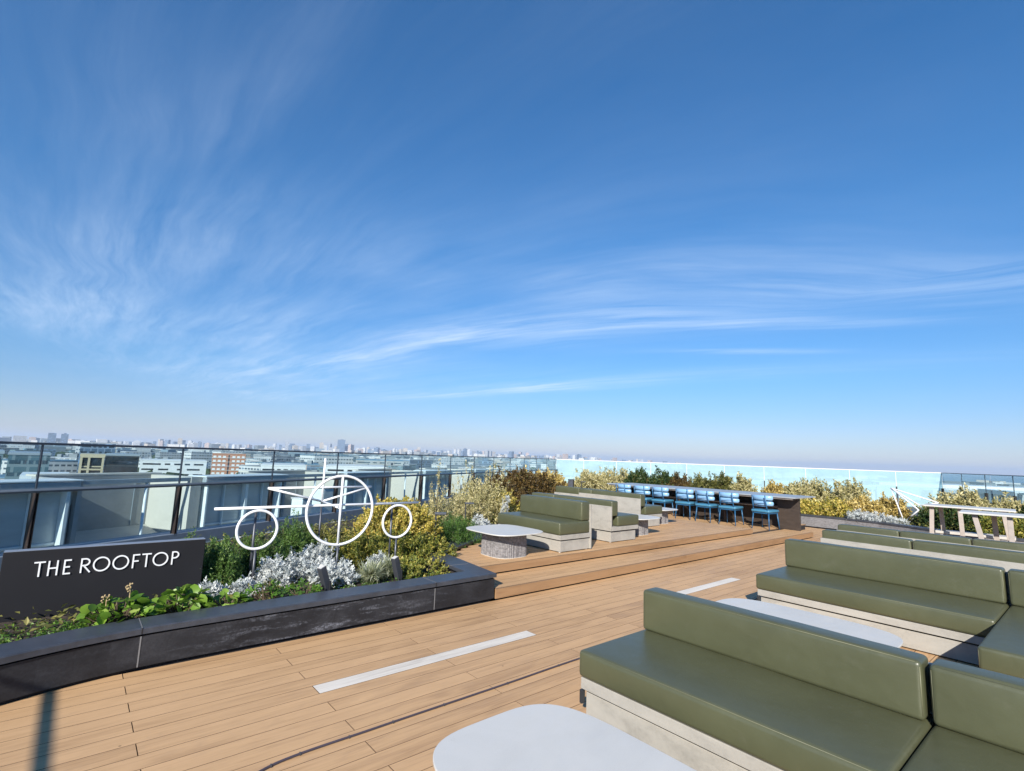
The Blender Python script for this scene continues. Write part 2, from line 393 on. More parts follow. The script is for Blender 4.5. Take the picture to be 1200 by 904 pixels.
# ------------------------------------------------------------------ light and sky
SUN_AZ, SUN_EL = math.radians(215), math.radians(29)   # direction towards the sun
sd = bpy.data.lights.new('sun', 'SUN'); sd.energy = 5.0; sd.angle = math.radians(0.53); sd.color = (1.0, 0.945, 0.86)
so = bpy.data.objects.new('sun', sd); COL.objects.link(so)
S = Vector((math.cos(SUN_EL) * math.cos(SUN_AZ), math.cos(SUN_EL) * math.sin(SUN_AZ), math.sin(SUN_EL)))
so.rotation_euler = S.to_track_quat('Z', 'Y').to_euler(); so.location = S * 40

def make_world():
    w = bpy.data.worlds.new('World'); scene.world = w; w.use_nodes = True
    nt = NT(w)
    gen = nt.n('ShaderNodeTexCoord').outputs['Generated']
    sp = nt.n('ShaderNodeSeparateXYZ', {0: gen})
    zc = nt.math('MAXIMUM', sp.outputs[2], 0.0015)
    v = nt.n('ShaderNodeCombineXYZ', {'X': sp.outputs[0], 'Y': sp.outputs[1], 'Z': zc}).outputs[0]
    sky = nt.t.nodes.new('ShaderNodeTexSky'); sky.sky_type = 'NISHITA'; sky.sun_disc = False
    sky.sun_elevation = SUN_EL; sky.sun_rotation = PI / 2 - SUN_AZ
    sky.altitude = 0; sky.air_density = 1.0; sky.dust_density = 0.0; sky.ozone_density = 4.0
    nt.t.links.new(v, sky.inputs[0])
    skyc = nt.n('ShaderNodeHueSaturation', {'Color': sky.outputs[0], 'Saturation': 1.15, 'Value': 1.0, 'Hue': 0.5}).outputs[0]
    grad = nt.ramp(sp.outputs[2], [(0.0, (0.64, 0.62, 0.80)), (0.06, (0.66, 0.69, 0.88)), (0.15, (0.67, 0.85, 1.01)), (0.40, (0.70, 1.06, 1.20)), (0.8, (0.62, 1.14, 1.32))])
    skyc = nt.mix(1.0, skyc, grad, 'MULTIPLY')
    # cirrus: a layer far above, seen in perspective (plane coordinates x/z, y/z)
    zz = nt.math('MAXIMUM', sp.outputs[2], 0.03)
    px = nt.math('DIVIDE', sp.outputs[0], zz); py = nt.math('DIVIDE', sp.outputs[1], zz)
    P = nt.n('ShaderNodeCombineXYZ', {'X': px, 'Y': py, 'Z': 0.0}).outputs[0]
    warp = nt.n('ShaderNodeTexNoise', {'Vector': P, 'Scale': 0.55, 'Detail': 3.0}).outputs['Color']
    wv = nt.n('ShaderNodeVectorMath', {0: warp, 1: (0.5, 0.5, 0.5)}, operation='SUBTRACT').outputs[0]
    wv = nt.n('ShaderNodeVectorMath', {0: wv, 'Scale': 0.45}, operation='SCALE').outputs[0]
    PW = nt.n('ShaderNodeVectorMath', {0: P, 1: wv}, operation='ADD').outputs[0]
    # fibres lie along y on the left and bend round towards the right of the view
    pws = nt.n('ShaderNodeSeparateXYZ', {0: PW})
    yn = nt.math('DIVIDE', pws.outputs[1], 2.2)
    bend = nt.math('DIVIDE', 1.0, nt.math('ADD', nt.math('MULTIPLY', yn, yn), 1.0))
    gate = nt.math('MULTIPLY', nt.math('SUBTRACT', pws.outputs[0], 0.9), 0.42, clamp=True)
    uu = nt.math('SUBTRACT', pws.outputs[0], nt.math('MULTIPLY', nt.math('MULTIPLY', bend, 1.9), gate))
    Q = nt.n('ShaderNodeCombineXYZ', {'X': uu, 'Y': pws.outputs[1], 'Z': 0.0}).outputs[0]
    fib = noise(nt, mapped(nt, Q, (5.0, 0.55, 1), rot=(0, 0, math.radians(-6))), 1.0, 11, 0.62, 0.25)
    fine = noise(nt, mapped(nt, Q, (16.0, 1.3, 1), rot=(0, 0, math.radians(4))), 1.0, 8, 0.65, 0.3)
    fib = nt.math('ADD', nt.math('MULTIPLY', fib, 0.72), nt.math('MULTIPLY', fine, 0.28))
    soft = noise(nt, mapped(nt, Q, (1.3, 0.5, 1), (3.3, 1.7, 0), (0, 0, math.radians(-6))), 1.0, 5, 0.55, 0.3)
    def blob(cx, cy, sx, sy, rot, amp):
        ca, sa = math.cos(rot), math.sin(rot)
        dx = nt.math('SUBTRACT', px, cx); dy = nt.math('SUBTRACT', py, cy)
        a = nt.math('ADD', nt.math('MULTIPLY', dx, ca / sx), nt.math('MULTIPLY', dy, sa / sx))
        b = nt.math('ADD', nt.math('MULTIPLY', dx, -sa / sy), nt.math('MULTIPLY', dy, ca / sy))
        q = nt.math('ADD', nt.math('MULTIPLY', a, a), nt.math('MULTIPLY', b, b))
        return nt.math('MULTIPLY', nt.math('EXPONENT', nt.math('MULTIPLY', q, -1.0)), amp)
    blobs = [(-0.45, 4.9, 0.7, 1.5, 0, 0.34), (-0.05, 3.6, 0.45, 1.2, 0, 0.16), (0.30, 1.50, 0.08, 0.42, 0.1, 0.22),
             (0.0, 1.75, 0.14, 0.40, 0, 0.07), (0.38, 2.6, 0.30, 0.7, 0, 0.18), (2.25, 4.3, 0.26, 1.7, 0.06, 0.62),
             (2.75, 2.6, 0.30, 1.1, 0.35, 0.42), (4.9, 5.5, 0.42, 3.2, 0.2, 0.75), (3.78, 1.32, 0.13, 0.80, 0.69, 0.62),
             (4.45, 2.0, 0.10, 0.65, 0.69, 0.65), (2.1, 1.7, 0.25, 1.0, 0.25, 0.15), (3.0, 0.8, 0.34, 1.2, 0.9, 0.42), (2.9, 2.0, 0.5, 1.6, 0.45, 0.20),
             (1.2, 6.0, 1.4, 3.5, 0, 0.36), (2.6, 9.0, 1.6, 5.0, 0, 0.30)]
    tot = None
    for bl in blobs:
        s_ = blob(*bl)
        tot = s_ if tot is None else nt.math('ADD', tot, s_)
    tot = nt.math('ADD', tot, 0.015)
    d = nt.math('MULTIPLY', nt.ramp(fib, [(0.35, 0.0), (0.68, 1.0)]), nt.ramp(soft, [(0.30, 0.25), (0.62, 1.0)]))
    d = nt.math('ADD', d, nt.math('MULTIPLY', soft, 0.16))
    cl = nt.math('MULTIPLY', nt.math('MULTIPLY', d, tot), 1.0, clamp=True)
    cl = nt.math('MULTIPLY', cl, nt.ramp(sp.outputs[2], [(0.02, 0.0), (0.09, 1.0)]))
    cl = nt.math('MINIMUM', cl, 0.62)
    col = nt.mix(cl, skyc, CLOUD)
    bg = nt.n('ShaderNodeBackground', {'Color': col, 'Strength': SKY_STR}).outputs[0]
    o = nt.t.nodes.new('ShaderNodeOutputWorld'); nt.t.links.new(bg, o.inputs['Surface'])
SKY_STR = 0.085
CLOUD = (6.4, 7.6, 9.2)
make_world()
vs = scene.view_settings
scene.display_settings.display_device = 'sRGB'
vs.view_transform = 'Standard'; vs.look = 'None'; vs.gamma = 1; vs.exposure = 0.6; vs.use_curve_mapping = False
scene.cycles.max_bounces = 8; scene.cycles.transparent_max_bounces = 24; scene.cycles.volume_bounces = 1
scene.cycles.use_denoising = True

# ------------------------------------------------------------------ frames of reference
FA = math.radians(29.2)
dA = Vector((math.cos(FA), math.sin(FA), 0)); nA = Vector((-math.sin(FA), math.cos(FA), 0))
def sn(s, n, z=0.0): return dA * s + nA * n + Vector((0, 0, z))
RF = Matrix.Rotation(FA, 4, 'Z')          # local x = along fence, local y = outwards

# ------------------------------------------------------------------ deck boards
BW = 0.145; BL = 2.04
def deck(name, x0, x1, y0, y1, z, keep, mat, phase_y=3.655, phase_x=1.46, skip=()):
    V = []; F = []; R = []; MI = []
    j0 = math.floor((y0 - phase_y) / BW); j1 = math.ceil((y1 - phase_y) / BW)
    g = 0.0027; ch = 0.0022
    for j in range(j0, j1):
        ya = phase_y + j * BW; yb = ya + BW
        ph = phase_x + (0 if j % 2 == 0 else BL / 2)
        i0 = math.floor((x0 - ph) / BL); i1 = math.ceil((x1 - ph) / BL)
        for i in range(i0, i1):
            xa = ph + i * BL; xb = xa + BL
            if (round(xa, 2), j) in skip: continue
            rects = keep(xa, xb, ya, yb)
            for (a, b, c, d) in rects:
                if b - a < 0.02 or d - c < 0.02: continue
                k = len(V)
                za = z - 0.022
                a2, b2, c2, d2 = a + g, b - g, c + g, d - g
                V += [(a2, c2, za), (b2, c2, za), (b2, d2, za), (a2, d2, za),
                      (a2, c2, z), (b2, c2, z), (b2, d2, z), (a2, d2, z)]
                fs = [(4, 5, 6, 7)]
                for q in range(4):
                    w = (q + 1) % 4
                    fs += [(q, w, 4 + w, 4 + q)]
                F += [tuple(k + t for t in fq) for fq in fs]
                R += [random.random()] * len(fs); MI += [0] + [1] * (len(fs) - 1)
    me = quad_mesh(name, V, F, R)
    me.polygons.foreach_set('material_index', np.array(MI, dtype=np.int32))
    return link(name, me, [mat, M['groove']])

def keep_lower(xa, xb, ya, yb):
    # stop at the planter and the steps in front of it
    a, b, c, d = max(xa, -6.0), min(xb, 21.0), ya, yb
    if d <= 4.76: return [(a, b, c, d)]
    out = []
    if c < 4.775:
        out.append((a, min(b, 21.0), c, min(d, 4.775)))
    if b > 13.5: out.append((max(a, 13.53), min(b, 15.76), max(c, 4.775), d))
    return out
STRIP_J = 0
dk = deck('deck', -6, 21, -6, 13.5, 0.0, keep_lower, M['deck'], skip={(1.46, 0), (round(1.46 + 2 * BL, 2), 0)})
tag(dk, kind='structure')
st = deck('pale_deck_strip', 1.4, 1.5 + BL, 3.66, 3.79, 0.0005, lambda a, b, c, d: [(a, b, c, d)] if abs(a - 1.46) < .05 else [], M['pale'])
tag(st, 'pale grey inlaid board nearest the camera, set flush in the brown deck', 'deck strip', 'pale boards set in the deck')
st2 = deck('pale_deck_strip', 1.4 + 2 * BL, 1.5 + 3 * BL, 3.66, 3.79, 0.0005, lambda a, b, c, d: [(a, b, c, d)] if abs(a - 1.46 - 2 * BL) < .05 else [], M['pale'])
tag(st2, 'pale grey inlaid board farther off, half hidden behind the near sofa backrest', 'deck strip', 'pale boards set in the deck')
bm = bmesh.new(); prism(bm, [(-6, -6), (21, -6), (21, 5.2), (15.9, 5.2), (15.9, 14), (11.0, 14), (11.0, 5.6), (-6, 5.6)], -0.12, -0.024)
tag(fin('deck_underlay', bm, M['void']), kind='structure')

# steps and upper platform (z .13 and .25)
Z1, Z2 = 0.13, 0.25
P_UP = (4.03, 6.16)
def edge_y(x):   # rear boundary of the platforms (parallel to the left railing)
    if x < 4.03: return 4.78 + (x - 3.87) / 0.16 * 1.38
    return 6.16 + (x - 4.03) * math.tan(math.radians(32.0))
def keep_up1(xa, xb, ya, yb):
    # first step: its whole width, and behind the platform's right end up to the bar and beyond
    out = []
    if yb <= 5.5 and ya >= 4.77:
        out.append((max(xa, 3.90), min(xb, 13.5), max(ya, 4.782), yb))
    elif ya >= 5.4:
        a, b = max(xa, 11.66), min(xb, 15.74)
        if ya > 5.6 or True: b = min(xb, 15.2)
        if b > a: out.append((a, b, ya, yb))
    return [(a, b, c, d) for a, b, c, d in out if b > a]
up1 = deck('lower_step', 3.8, 15.3, 4.78, 14.0, Z1, keep_up1, M['deck'], phase_y=4.782)
tag(up1, kind='structure')
def keep_up2(xa, xb, ya, yb):
    a, b = max(xa, 3.95), min(xb, 11.65)
    # clip by the planter line
    xl = 3.95 if yb < 6.16 else 4.03 + (yb - 6.16) / math.tan(math.radians(32.0)) - 0.03
    a = max(a, xl)
    return [(a, b, ya, yb)] if b > a else []
up2 = deck('platform', 3.9, 11.7, 5.36, 11.3, Z2, keep_up2, M['deck'], phase_y=5.36)
tag(up2, kind='structure')
def fascia(name, x0, x1, y, z0, z1, mat=M['riser']):
    V = []; F = []; R = []
    x = x0
    while x < x1 - 0.01:
        xe = min(x + BL, x1)
        k = len(V)
        V += [(x + .002, y, z0), (xe - .002, y, z0), (xe - .002, y, z1), (x + .002, y, z1),
              (x + .002, y + .024, z0), (xe - .002, y + .024, z0), (xe - .002, y + .024, z1), (x + .002, y + .024, z1)]
        fs = [(0, 1, 2, 3), (5, 4, 7, 6), (3, 2, 6, 7), (0, 4, 5, 1), (1, 5, 6, 2), (4, 0, 3, 7)]
        F += [tuple(k + t for t in q) for q in fs]; R += [random.random()] * 6
        x = xe
    return link(name, quad_mesh(name, V, F, R), mat)
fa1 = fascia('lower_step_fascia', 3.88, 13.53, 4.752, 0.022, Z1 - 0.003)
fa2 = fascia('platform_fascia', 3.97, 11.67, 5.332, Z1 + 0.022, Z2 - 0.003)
for o in (fa1, fa2): tag(o, kind='structure')
bm = bmesh.new()
box(bm, 3.92, 13.49, 4.79, 5.5, -0.02, Z1 - 0.023)
box(bm, 11.66, 15.1, 5.5, 14.0, -0.02, Z1 - 0.023)
prism(bm, [(3.99, 5.37), (11.63, 5.37), (11.63, 10.9), (4.06, 6.17)], -0.02, Z2 - 0.023)
tag(fin('step_base', bm, M['void']), kind='structure')
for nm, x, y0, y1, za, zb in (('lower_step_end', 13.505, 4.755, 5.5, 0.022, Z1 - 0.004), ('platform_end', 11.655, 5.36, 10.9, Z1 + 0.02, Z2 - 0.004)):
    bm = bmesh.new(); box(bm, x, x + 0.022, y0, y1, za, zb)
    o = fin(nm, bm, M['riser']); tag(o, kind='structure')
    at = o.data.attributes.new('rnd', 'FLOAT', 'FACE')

# ------------------------------------------------------------------ planter on the left
def arc_pts(cx, cy, R_, a0, a1, n): return [(cx + R_ * math.cos(a0 + (a1 - a0) * i / n), cy + R_ * math.sin(a0 + (a1 - a0) * i / n)) for i in range(n + 1)]
base_line = [(-2.13, -3.0), (-2.05, 1.0)] + arc_pts(0.73, 2.0, 2.77, math.radians(178), math.radians(90), 22) + [(3.865, 4.77)]
diag_line = [(3.865, 4.77), (4.03, 6.16), (13.4, 6.16 + 9.37 * math.tan(math.radians(32.0)))]
def offset_line(pts, d):
    out = []
    for i, p in enumerate(pts):
        a = Vector(pts[max(i - 1, 0)]); b = Vector(p); c = Vector(pts[min(i + 1, len(pts) - 1)])
        t1 = (b - a).normalized() if i > 0 else (c - b).normalized()
        t2 = (c - b).normalized() if i < len(pts) - 1 else t1
        n1 = Vector((-t1.y, t1.x)); n2 = Vector((-t2.y, t2.x))
        m = (n1 + n2); m.normalize()
        out.append(tuple(b + m * d / max(0.3, m.dot(n1))))
    return out
def sweep(bm, pts, profile):
    """profile: closed list of (offset inwards, z)"""
    rows = []
    for d, z in profile:
        rows.append([bm.verts.new((x, y, z)) for x, y in offset_line(pts, d)])
    n = len(profile)
    for k in range(n):
        a, b = rows[k], rows[(k + 1) % n]
        for i in range(len(pts) - 1):
            bm.faces.new((a[i], a[i + 1], b[i + 1], b[i]))
    bm.faces.new([rw[0] for rw in rows]); bm.faces.new([rw[-1] for rw in rows][::-1])
full = base_line + diag_line[1:]
planter = empty('planter', (0, 0, 0), 0, 'long black granite planter wall curving along the left edge of the deck', 'planter')
bm = bmesh.new(); sweep(bm, base_line, [(0, 0.028), (0, 0.246), (0.06, 0.246), (0.06, 0.028)])
fin('wall_panel', bm, M['granite'], planter)
bm = bmesh.new(); sweep(bm, diag_line, [(0, 0.028), (0, 0.246), (0.06, 0.246), (0.06, 0.028)])
fin('wall_panel', bm, M['granite'], planter)
bm = bmesh.new(); sweep(bm, full, [(0.03, -0.02), (0.03, 0.262), (0.22, 0.262), (0.22, -0.02)])
fin('plinth', bm, M['void'], planter)
bm = bmesh.new(); sweep(bm, full, [(-0.018, 0.262), (-0.018, 0.299), (-0.010, 0.307), (0.262, 0.307), (0.27, 0.299), (0.27, 0.262)])
fin('coping', bm, M['coping'], planter)
for (x, y, ax, ay) in ((0.522, 4.762, 0, -1), (3.06, 4.77, 0, -1), (-1.35, 3.83, -.8, .6)):
    t = Vector((-ay, ax, 0)); n_ = Vector((ax, ay, 0))
    if abs(ax) > .1: continue
    bm = bmesh.new(); box(bm, x - .0045, x + .0045, y - .0025, y + .01, 0.03, 0.244); fin('joint', bm, M['sealant'], planter)
    bm = bmesh.new(); box(bm, x - .003, x + .003, y - .0145, y + .255, 0.3055, 0.3085); fin('joint', bm, M['sealant'], planter)
    bm = bmesh.new(); box(bm, x - .003, x + .003, y - .0205, y - .016, 0.264, 0.3065); fin('joint', bm, M['void'], planter)
for (x, y, dx, dy) in ((3.90, 5.35, -1, .12), (4.02, 6.1, -1, .25)):
    bm = bmesh.new()
    a = Vector((x, y, 0)); d_ = Vector((dx, dy, 0)).normalized() * 0.25; p_ = Vector((-d_.y, d_.x, 0)).normalized() * .004
    vsx = [bm.verts.new((a + q).to_tuple()[:2] + (0.3092,)) for q in (-p_, p_, d_ + p_, d_ - p_)]
    bm.faces.new(vsx)
    ex = bmesh.ops.extrude_face_region(bm, geom=bm.faces[:])
    for v in [v for v in ex['geom'] if isinstance(v, bmesh.types.BMVert)]: v.co.z -= 0.006
    fin('joint', bm, M['sealant'], planter)

# soil bed behind the planter
inner = offset_line(full, 0.2)
poly = list(inner)
far = [tuple(sn(15.0, 9.8).to_2d()), tuple(sn(-6.0, 9.8).to_2d()), (-8.0, 2.0), (-5, -3)]
poly = poly + [tuple(sn(36, 5.2).to_2d()), tuple(sn(36, 7.0).to_2d())] + [tuple(sn(-4.0, 7.0).to_2d()), (-8.0, -3.0)]
bm = bmesh.new(); prism(bm, poly, -0.42, 0.215)
tag(fin('soil_bed', bm, M['soil']), kind='structure')

# ------------------------------------------------------------------ roof base
bm = bmesh.new()
prism(bm, [tuple(sn(s, n).to_2d()) for s, n in ((-25, -24), (36.9, -24), (36.9, 9.8), (-25, 9.8))], -0.9, -0.40)
tag(fin('roof_ground', bm, M['roofdark']), kind='structure')

# ------------------------------------------------------------------ sign
sg = empty('name_sign', (0.355, 5.85, 0.2), 0, 'low charcoal name sign with white capital letters standing in the planter', 'sign')
def L(x): return x - 0.355
bm = bmesh.new(); box(bm, -0.705, 0.705, -0.05, 0.05, 0, 0.553)
fin('board', bm, M['sign'], sg, 0.004)
bm = bmesh.new(); box(bm, -0.703, 0.703, -0.048, 0.048, 0.5535, 0.5565)
fin('cap', bm, M['signtop'], sg)
YF = -0.0605
def stroke(bm, x0, z0, x1, z1, w=0.0108):
    a = Vector((x0, 0, z0)); b = Vector((x1, 0, z1)); d = (b - a).normalized(); p = Vector((-d.z, 0, d.x)) * w / 2
    q = [a - p, b - p, b + p, a + p]
    f0 = [bm.verts.new((v.x, YF, v.z)) for v in q]; f1 = [bm.verts.new((v.x, YF + 0.0095, v.z)) for v in q]
    bm.faces.new(f0); bm.faces.new(f1[::-1])
    for i in range(4): bm.faces.new((f0[i], f0[(i + 1) % 4], f1[(i + 1) % 4], f1[i]))
def arcs(bm, cx, cz, rx, rz, a0, a1, n=28, w=0.0108):
    A = []; B = []; C = []; D = []
    full_ = abs(a1 - a0 - 2 * PI) < 1e-6
    cnt = n if full_ else n + 1
    for i in range(cnt):
        t = a0 + (a1 - a0) * i / n; c, s_ = math.cos(t), math.sin(t)
        A.append(bm.verts.new((cx + (rx) * c, YF, cz + rz * s_))); B.append(bm.verts.new((cx + (rx - w) * c, YF, cz + (rz - w) * s_)))
        C.append(bm.verts.new((cx + (rx) * c, YF + .0095, cz + rz * s_))); D.append(bm.verts.new((cx + (rx - w) * c, YF + .0095, cz + (rz - w) * s_)))
    for i in range(n):
        j = (i + 1) % cnt
        bm.faces.new((A[i], A[j], B[j], B[i])); bm.faces.new((C[i], D[i], D[j], C[j]))
        bm.faces.new((A[i], C[i], C[j], A[j])); bm.faces.new((B[i], B[j], D[j], D[i]))
ZB, ZT = 0.343, 0.462; ZM = (ZB + ZT) / 2; h_ = 0.0054
def letter(ch, xa, xb):
    bm = bmesh.new(); a, b = L(xa), L(xb)
    if ch == 'T': stroke(bm, a, ZT - h_, b, ZT - h_); stroke(bm, (a + b) / 2, ZB, (a + b) / 2, ZT - 2 * h_)
    if ch == 'H': stroke(bm, a + h_, ZB, a + h_, ZT); stroke(bm, b - h_, ZB, b - h_, ZT); stroke(bm, a + 2 * h_, ZM, b - 2 * h_, ZM)
    if ch in 'EF':
        stroke(bm, a + h_, ZB, a + h_, ZT); stroke(bm, a + 2 * h_, ZT - h_, b, ZT - h_); stroke(bm, a + 2 * h_, ZM, b - 0.006, ZM)
        if ch == 'E': stroke(bm, a + 2 * h_, ZB + h_, b, ZB + h_)
    if ch == 'O': arcs(bm, (a + b) / 2, ZM, (b - a) / 2, (ZT - ZB) / 2 + 0.002, 0, 2 * PI, 40)
    if ch in 'RP':
        stroke(bm, a + h_, ZB, a + h_, ZT)
        rz_ = 0.0325; cx = b - 0.0325 - (0.004 if ch == 'R' else 0)
        zc = ZT - rz_
        stroke(bm, a + 2 * h_, ZT - h_, cx, ZT - h_); stroke(bm, a + 2 * h_, zc - rz_ + h_, cx, zc - rz_ + h_)
        arcs(bm, cx, zc, 0.0325, rz_, -PI / 2, PI / 2, 16)
        if ch == 'R': stroke(bm, cx - 0.006, ZT - 2 * rz_ + 0.001, b, ZB)
    fin('letter', bm, M['white'], sg)
for ch, xa, xb in (('T', -0.155, -0.085), ('H', -0.068, -0.004), ('E', 0.030, 0.078), ('R', 0.140, 0.207), ('O', 0.222, 0.340),
                   ('O', 0.356, 0.474), ('F', 0.498, 0.550), ('T', 0.566, 0.636), ('O', 0.648, 0.768), ('P', 0.794, 0.852)):
    letter(ch, xa, xb)

# ------------------------------------------------------------------ aeroplane sculpture of white rings and bars
sc = empty('airplane_sculpture', (2.43, 5.9, 0.2), 0, 'white rod sculpture of an airplane seen head-on, three rings under a wing bar', 'sculpture')
def sp_(x, y, z): return (x - 2.43, y - 5.9, z - 0.2)
def ring(cx, cy, cz, R_, r_, nm):
    tubeo(nm, [sp_(cx + R_ * math.cos(2 * PI * k / 56), cy, cz + R_ * math.sin(2 * PI * k / 56)) for k in range(56)], r_, M['white'], sc, 10, True)
ring(2.43, 5.9, 0.967, 0.392, 0.0155, 'fuselage_ring')
ring(1.545, 5.9, 0.80, 0.196, 0.0145, 'engine_ring')
ring(3.172, 5.9, 0.80, 0.196, 0.0145, 'engine_ring')
tubeo('wing_bar', [sp_(1.13, 5.94, 1.024), sp_(3.48, 5.94, 1.018)], 0.0142, M['white'], sc)
tubeo('fuselage_bar', [sp_(2.425, 5.9, 1.36), sp_(2.425, 5.9, 0.575)], 0.0142, M['white'], sc)
tubeo('tail_bar', [sp_(1.854, 6.8, 1.163), sp_(3.215, 6.8, 1.168)], 0.0142, M['white'], sc)
tubeo('tail_bar', [sp_(1.854, 6.8, 1.163), sp_(2.535, 6.8, 0.985)], 0.0135, M['white'], sc)
tubeo('tail_bar', [sp_(3.215, 6.8, 1.168), sp_(2.535, 6.8, 0.985)], 0.0135, M['white'], sc)
tubeo('tail_fin', [sp_(2.535, 6.8, 0.985), sp_(2.535, 6.8, 1.545)], 0.0142, M['white'], sc)
tubeo('fuselage_bar', [sp_(2.535, 6.8, 0.985), sp_(2.43, 5.9, 0.985)], 0.0142, M['white'], sc)
for (x, y, zt) in ((2.43, 5.9, 0.575), (1.545, 5.9, 0.605), (3.172, 5.9, 0.605), (1.535, 5.98, 1.01), (3.13, 5.98, 1.01), (2.535, 6.8, 0.98)):
    tubeo('stem', [sp_(x, y, 0.15), sp_(x, y, zt)], 0.0135, M['stem'], sc)

# ------------------------------------------------------------------ sofas
def rounded_box(bm, x0, x1, y0, y1, z0, z1, rad=0.028, seg=4, puff=0.006):
    b2 = bmesh.new()
    box(b2, x0, x1, y0, y1, z0, z1)
    bmesh.ops.recalc_face_normals(b2, faces=b2.faces)
    nx = max(1, int((x1 - x0) / 0.12)); ny = max(1, int((y1 - y0) / 0.12))
    bmesh.ops.bevel(b2, geom=b2.edges[:], offset=rad, segments=seg, profile=0.55, affect='EDGES')
    # cut the flat faces so that they can swell
    for ax, a0, a1, k in ((0, x0, x1, nx), (1, y0, y1, ny), (2, z0, z1, max(1, int((z1 - z0) / .08)))):
        for i in range(1, k):
            c = a0 + (a1 - a0) * i / k
            co = [0, 0, 0]; co[ax] = c; no = [0, 0, 0]; no[ax] = 1
            bmesh.ops.bisect_plane(b2, geom=b2.verts[:] + b2.edges[:] + b2.faces[:], plane_co=co, plane_no=no)
    cx, cy, cz = (x0 + x1) / 2, (y0 + y1) / 2, (z0 + z1) / 2
    hx, hy, hz = (x1 - x0) / 2, (y1 - y0) / 2, (z1 - z0) / 2
    for v in b2.verts:
        px, py, pz = (v.co.x - cx) / hx, (v.co.y - cy) / hy, (v.co.z - cz) / hz
        wx = 1 - abs(px) ** 4; wy = 1 - abs(py) ** 6; wz = 1 - abs(pz) ** 4
        wob = math.sin(v.co.y * 5.3 + v.co.x * 3.1 + cx) * 0.0018 + math.sin(v.co.y * 11.7 + v.co.z * 9 + cy) * 0.0009
        if abs(px) > .98: v.co.x += math.copysign((puff + wob) * wy * wz, px)
        if abs(py) > .98: v.co.y += math.copysign(puff * 0.6 * wx * wz, py)
        if abs(pz) > .98: v.co.z += math.copysign((puff + wob) * wx * wy, pz)
    me = bpy.data.meshes.new('tmp'); b2.to_mesh(me); b2.free(); bm.from_mesh(me); bpy.data.meshes.remove(me)

def cushion(name, parent, x0, x1, y0, y1, z0, z1, rad=0.026, seam_x=None):
    bm = bmesh.new(); rounded_box(bm, x0, x1, y0, y1, z0, z1, rad)
    c = fin(name, bm, M['leather'], parent, smooth=True)
    # piping along the top edges of the front face and at both ends
    e = rad * 0.30
    sx = x0 if seam_x is None else seam_x
    sgn = 1 if sx == x0 else -1
    xx = sx + sgn * e
    zt = z1 - e
    bm = bmesh.new()
    tube(bm, [(xx, y0 + rad, zt + .001), (xx, (y0 + y1) / 2, zt + .0035), (xx, y1 - rad, zt + .001)], 0.0020, 5)
    for ye, sg_ in ((y0, 1), (y1, -1)):
        tube(bm, [(xx, ye + sg_ * e, z0 + rad), (xx, ye + sg_ * e, z1 - rad)], 0.0032, 5)
    fin('piping', bm, M['seam'], c, smooth=True)
    return c

def sofa_left_facing(name, loc, label, group, L1, seat_t=0.42, back_t=0.72, depth=0.70, ret=None, back_th=0.17, n_extra=0):
    """front edge at local x=0 faces -x, length runs from y=0 to y=+L1; ret = length of the return beyond y=0"""
    o = empty(name, loc, 0, label, 'sofa', group)
    xb = depth + back_th
    ys = -ret if ret else 0
    bm = bmesh.new()
    bm_ = bmesh.new(); box(bm_, 0.035, xb + 0.0, ys + 0.02, L1 - 0.04, 0.012, 0.168); fin('base', bm_, M['concrete'], o, 0.003)
    bm_ = bmesh.new(); box(bm_, 0.06, xb - 0.02, ys + 0.04, L1 - 0.06, 0.168, 0.186); fin('shadow_gap', bm_, M['void'], o)
    bm_ = bmesh.new(); box(bm_, 0.01, xb, ys, L1 - 0.015, 0.186, 0.254); fin('seat_slab', bm_, M['concrete'], o, 0.003)
    bm_ = bmesh.new(); box(bm_, xb + 0.003, xb + 0.03, ys, L1 - 0.015, 0.012, back_t - 0.045); fin('back_panel', bm_, M['concrete'], o, 0.002)
    for (fx, fy) in ((0.06, L1 - 0.07), (xb - 0.05, L1 - 0.07), (0.06, ys + 0.05), (xb - 0.05, ys + 0.05)):
        tubeo('foot', [(fx, fy, 0.0), (fx, fy, 0.012)], 0.02, M['whiterail'], o)
    cushion('seat_cushion', o, 0.0, xb - 0.01, 0.006, L1, 0.257, seat_t)
    cushion('back_cushion', o, depth, xb, 0.018, L1 - 0.01, seat_t + 0.003, back_t)
    if ret:
        bxo('cable_outlet', 0.0, 0.03, L1 - 0.036, L1 - 0.012, 0.10, 0.182, M['darkmetal'], o, 0.004)
        if ret > 0.3:
            bm.free()
            bm_ = bmesh.new(); box(bm_, -1.0 + 0.035, 0.033, ys + 0.02, -0.03, 0.012, 0.168); fin('base', bm_, M['concrete'], o, 0.003)
            bm_ = bmesh.new(); box(bm_, -1.0 + 0.01, 0.008, ys, -0.012, 0.186, 0.254); fin('seat_slab', bm_, M['concrete'], o, 0.003)
            cushion('seat_cushion', o, -1.0, xb - 0.01, ys, -0.006, 0.257, seat_t)
            cushion('back_cushion', o, depth, xb, ys, -0.012, seat_t + 0.003, back_t)
    else: bm.free()
    return o

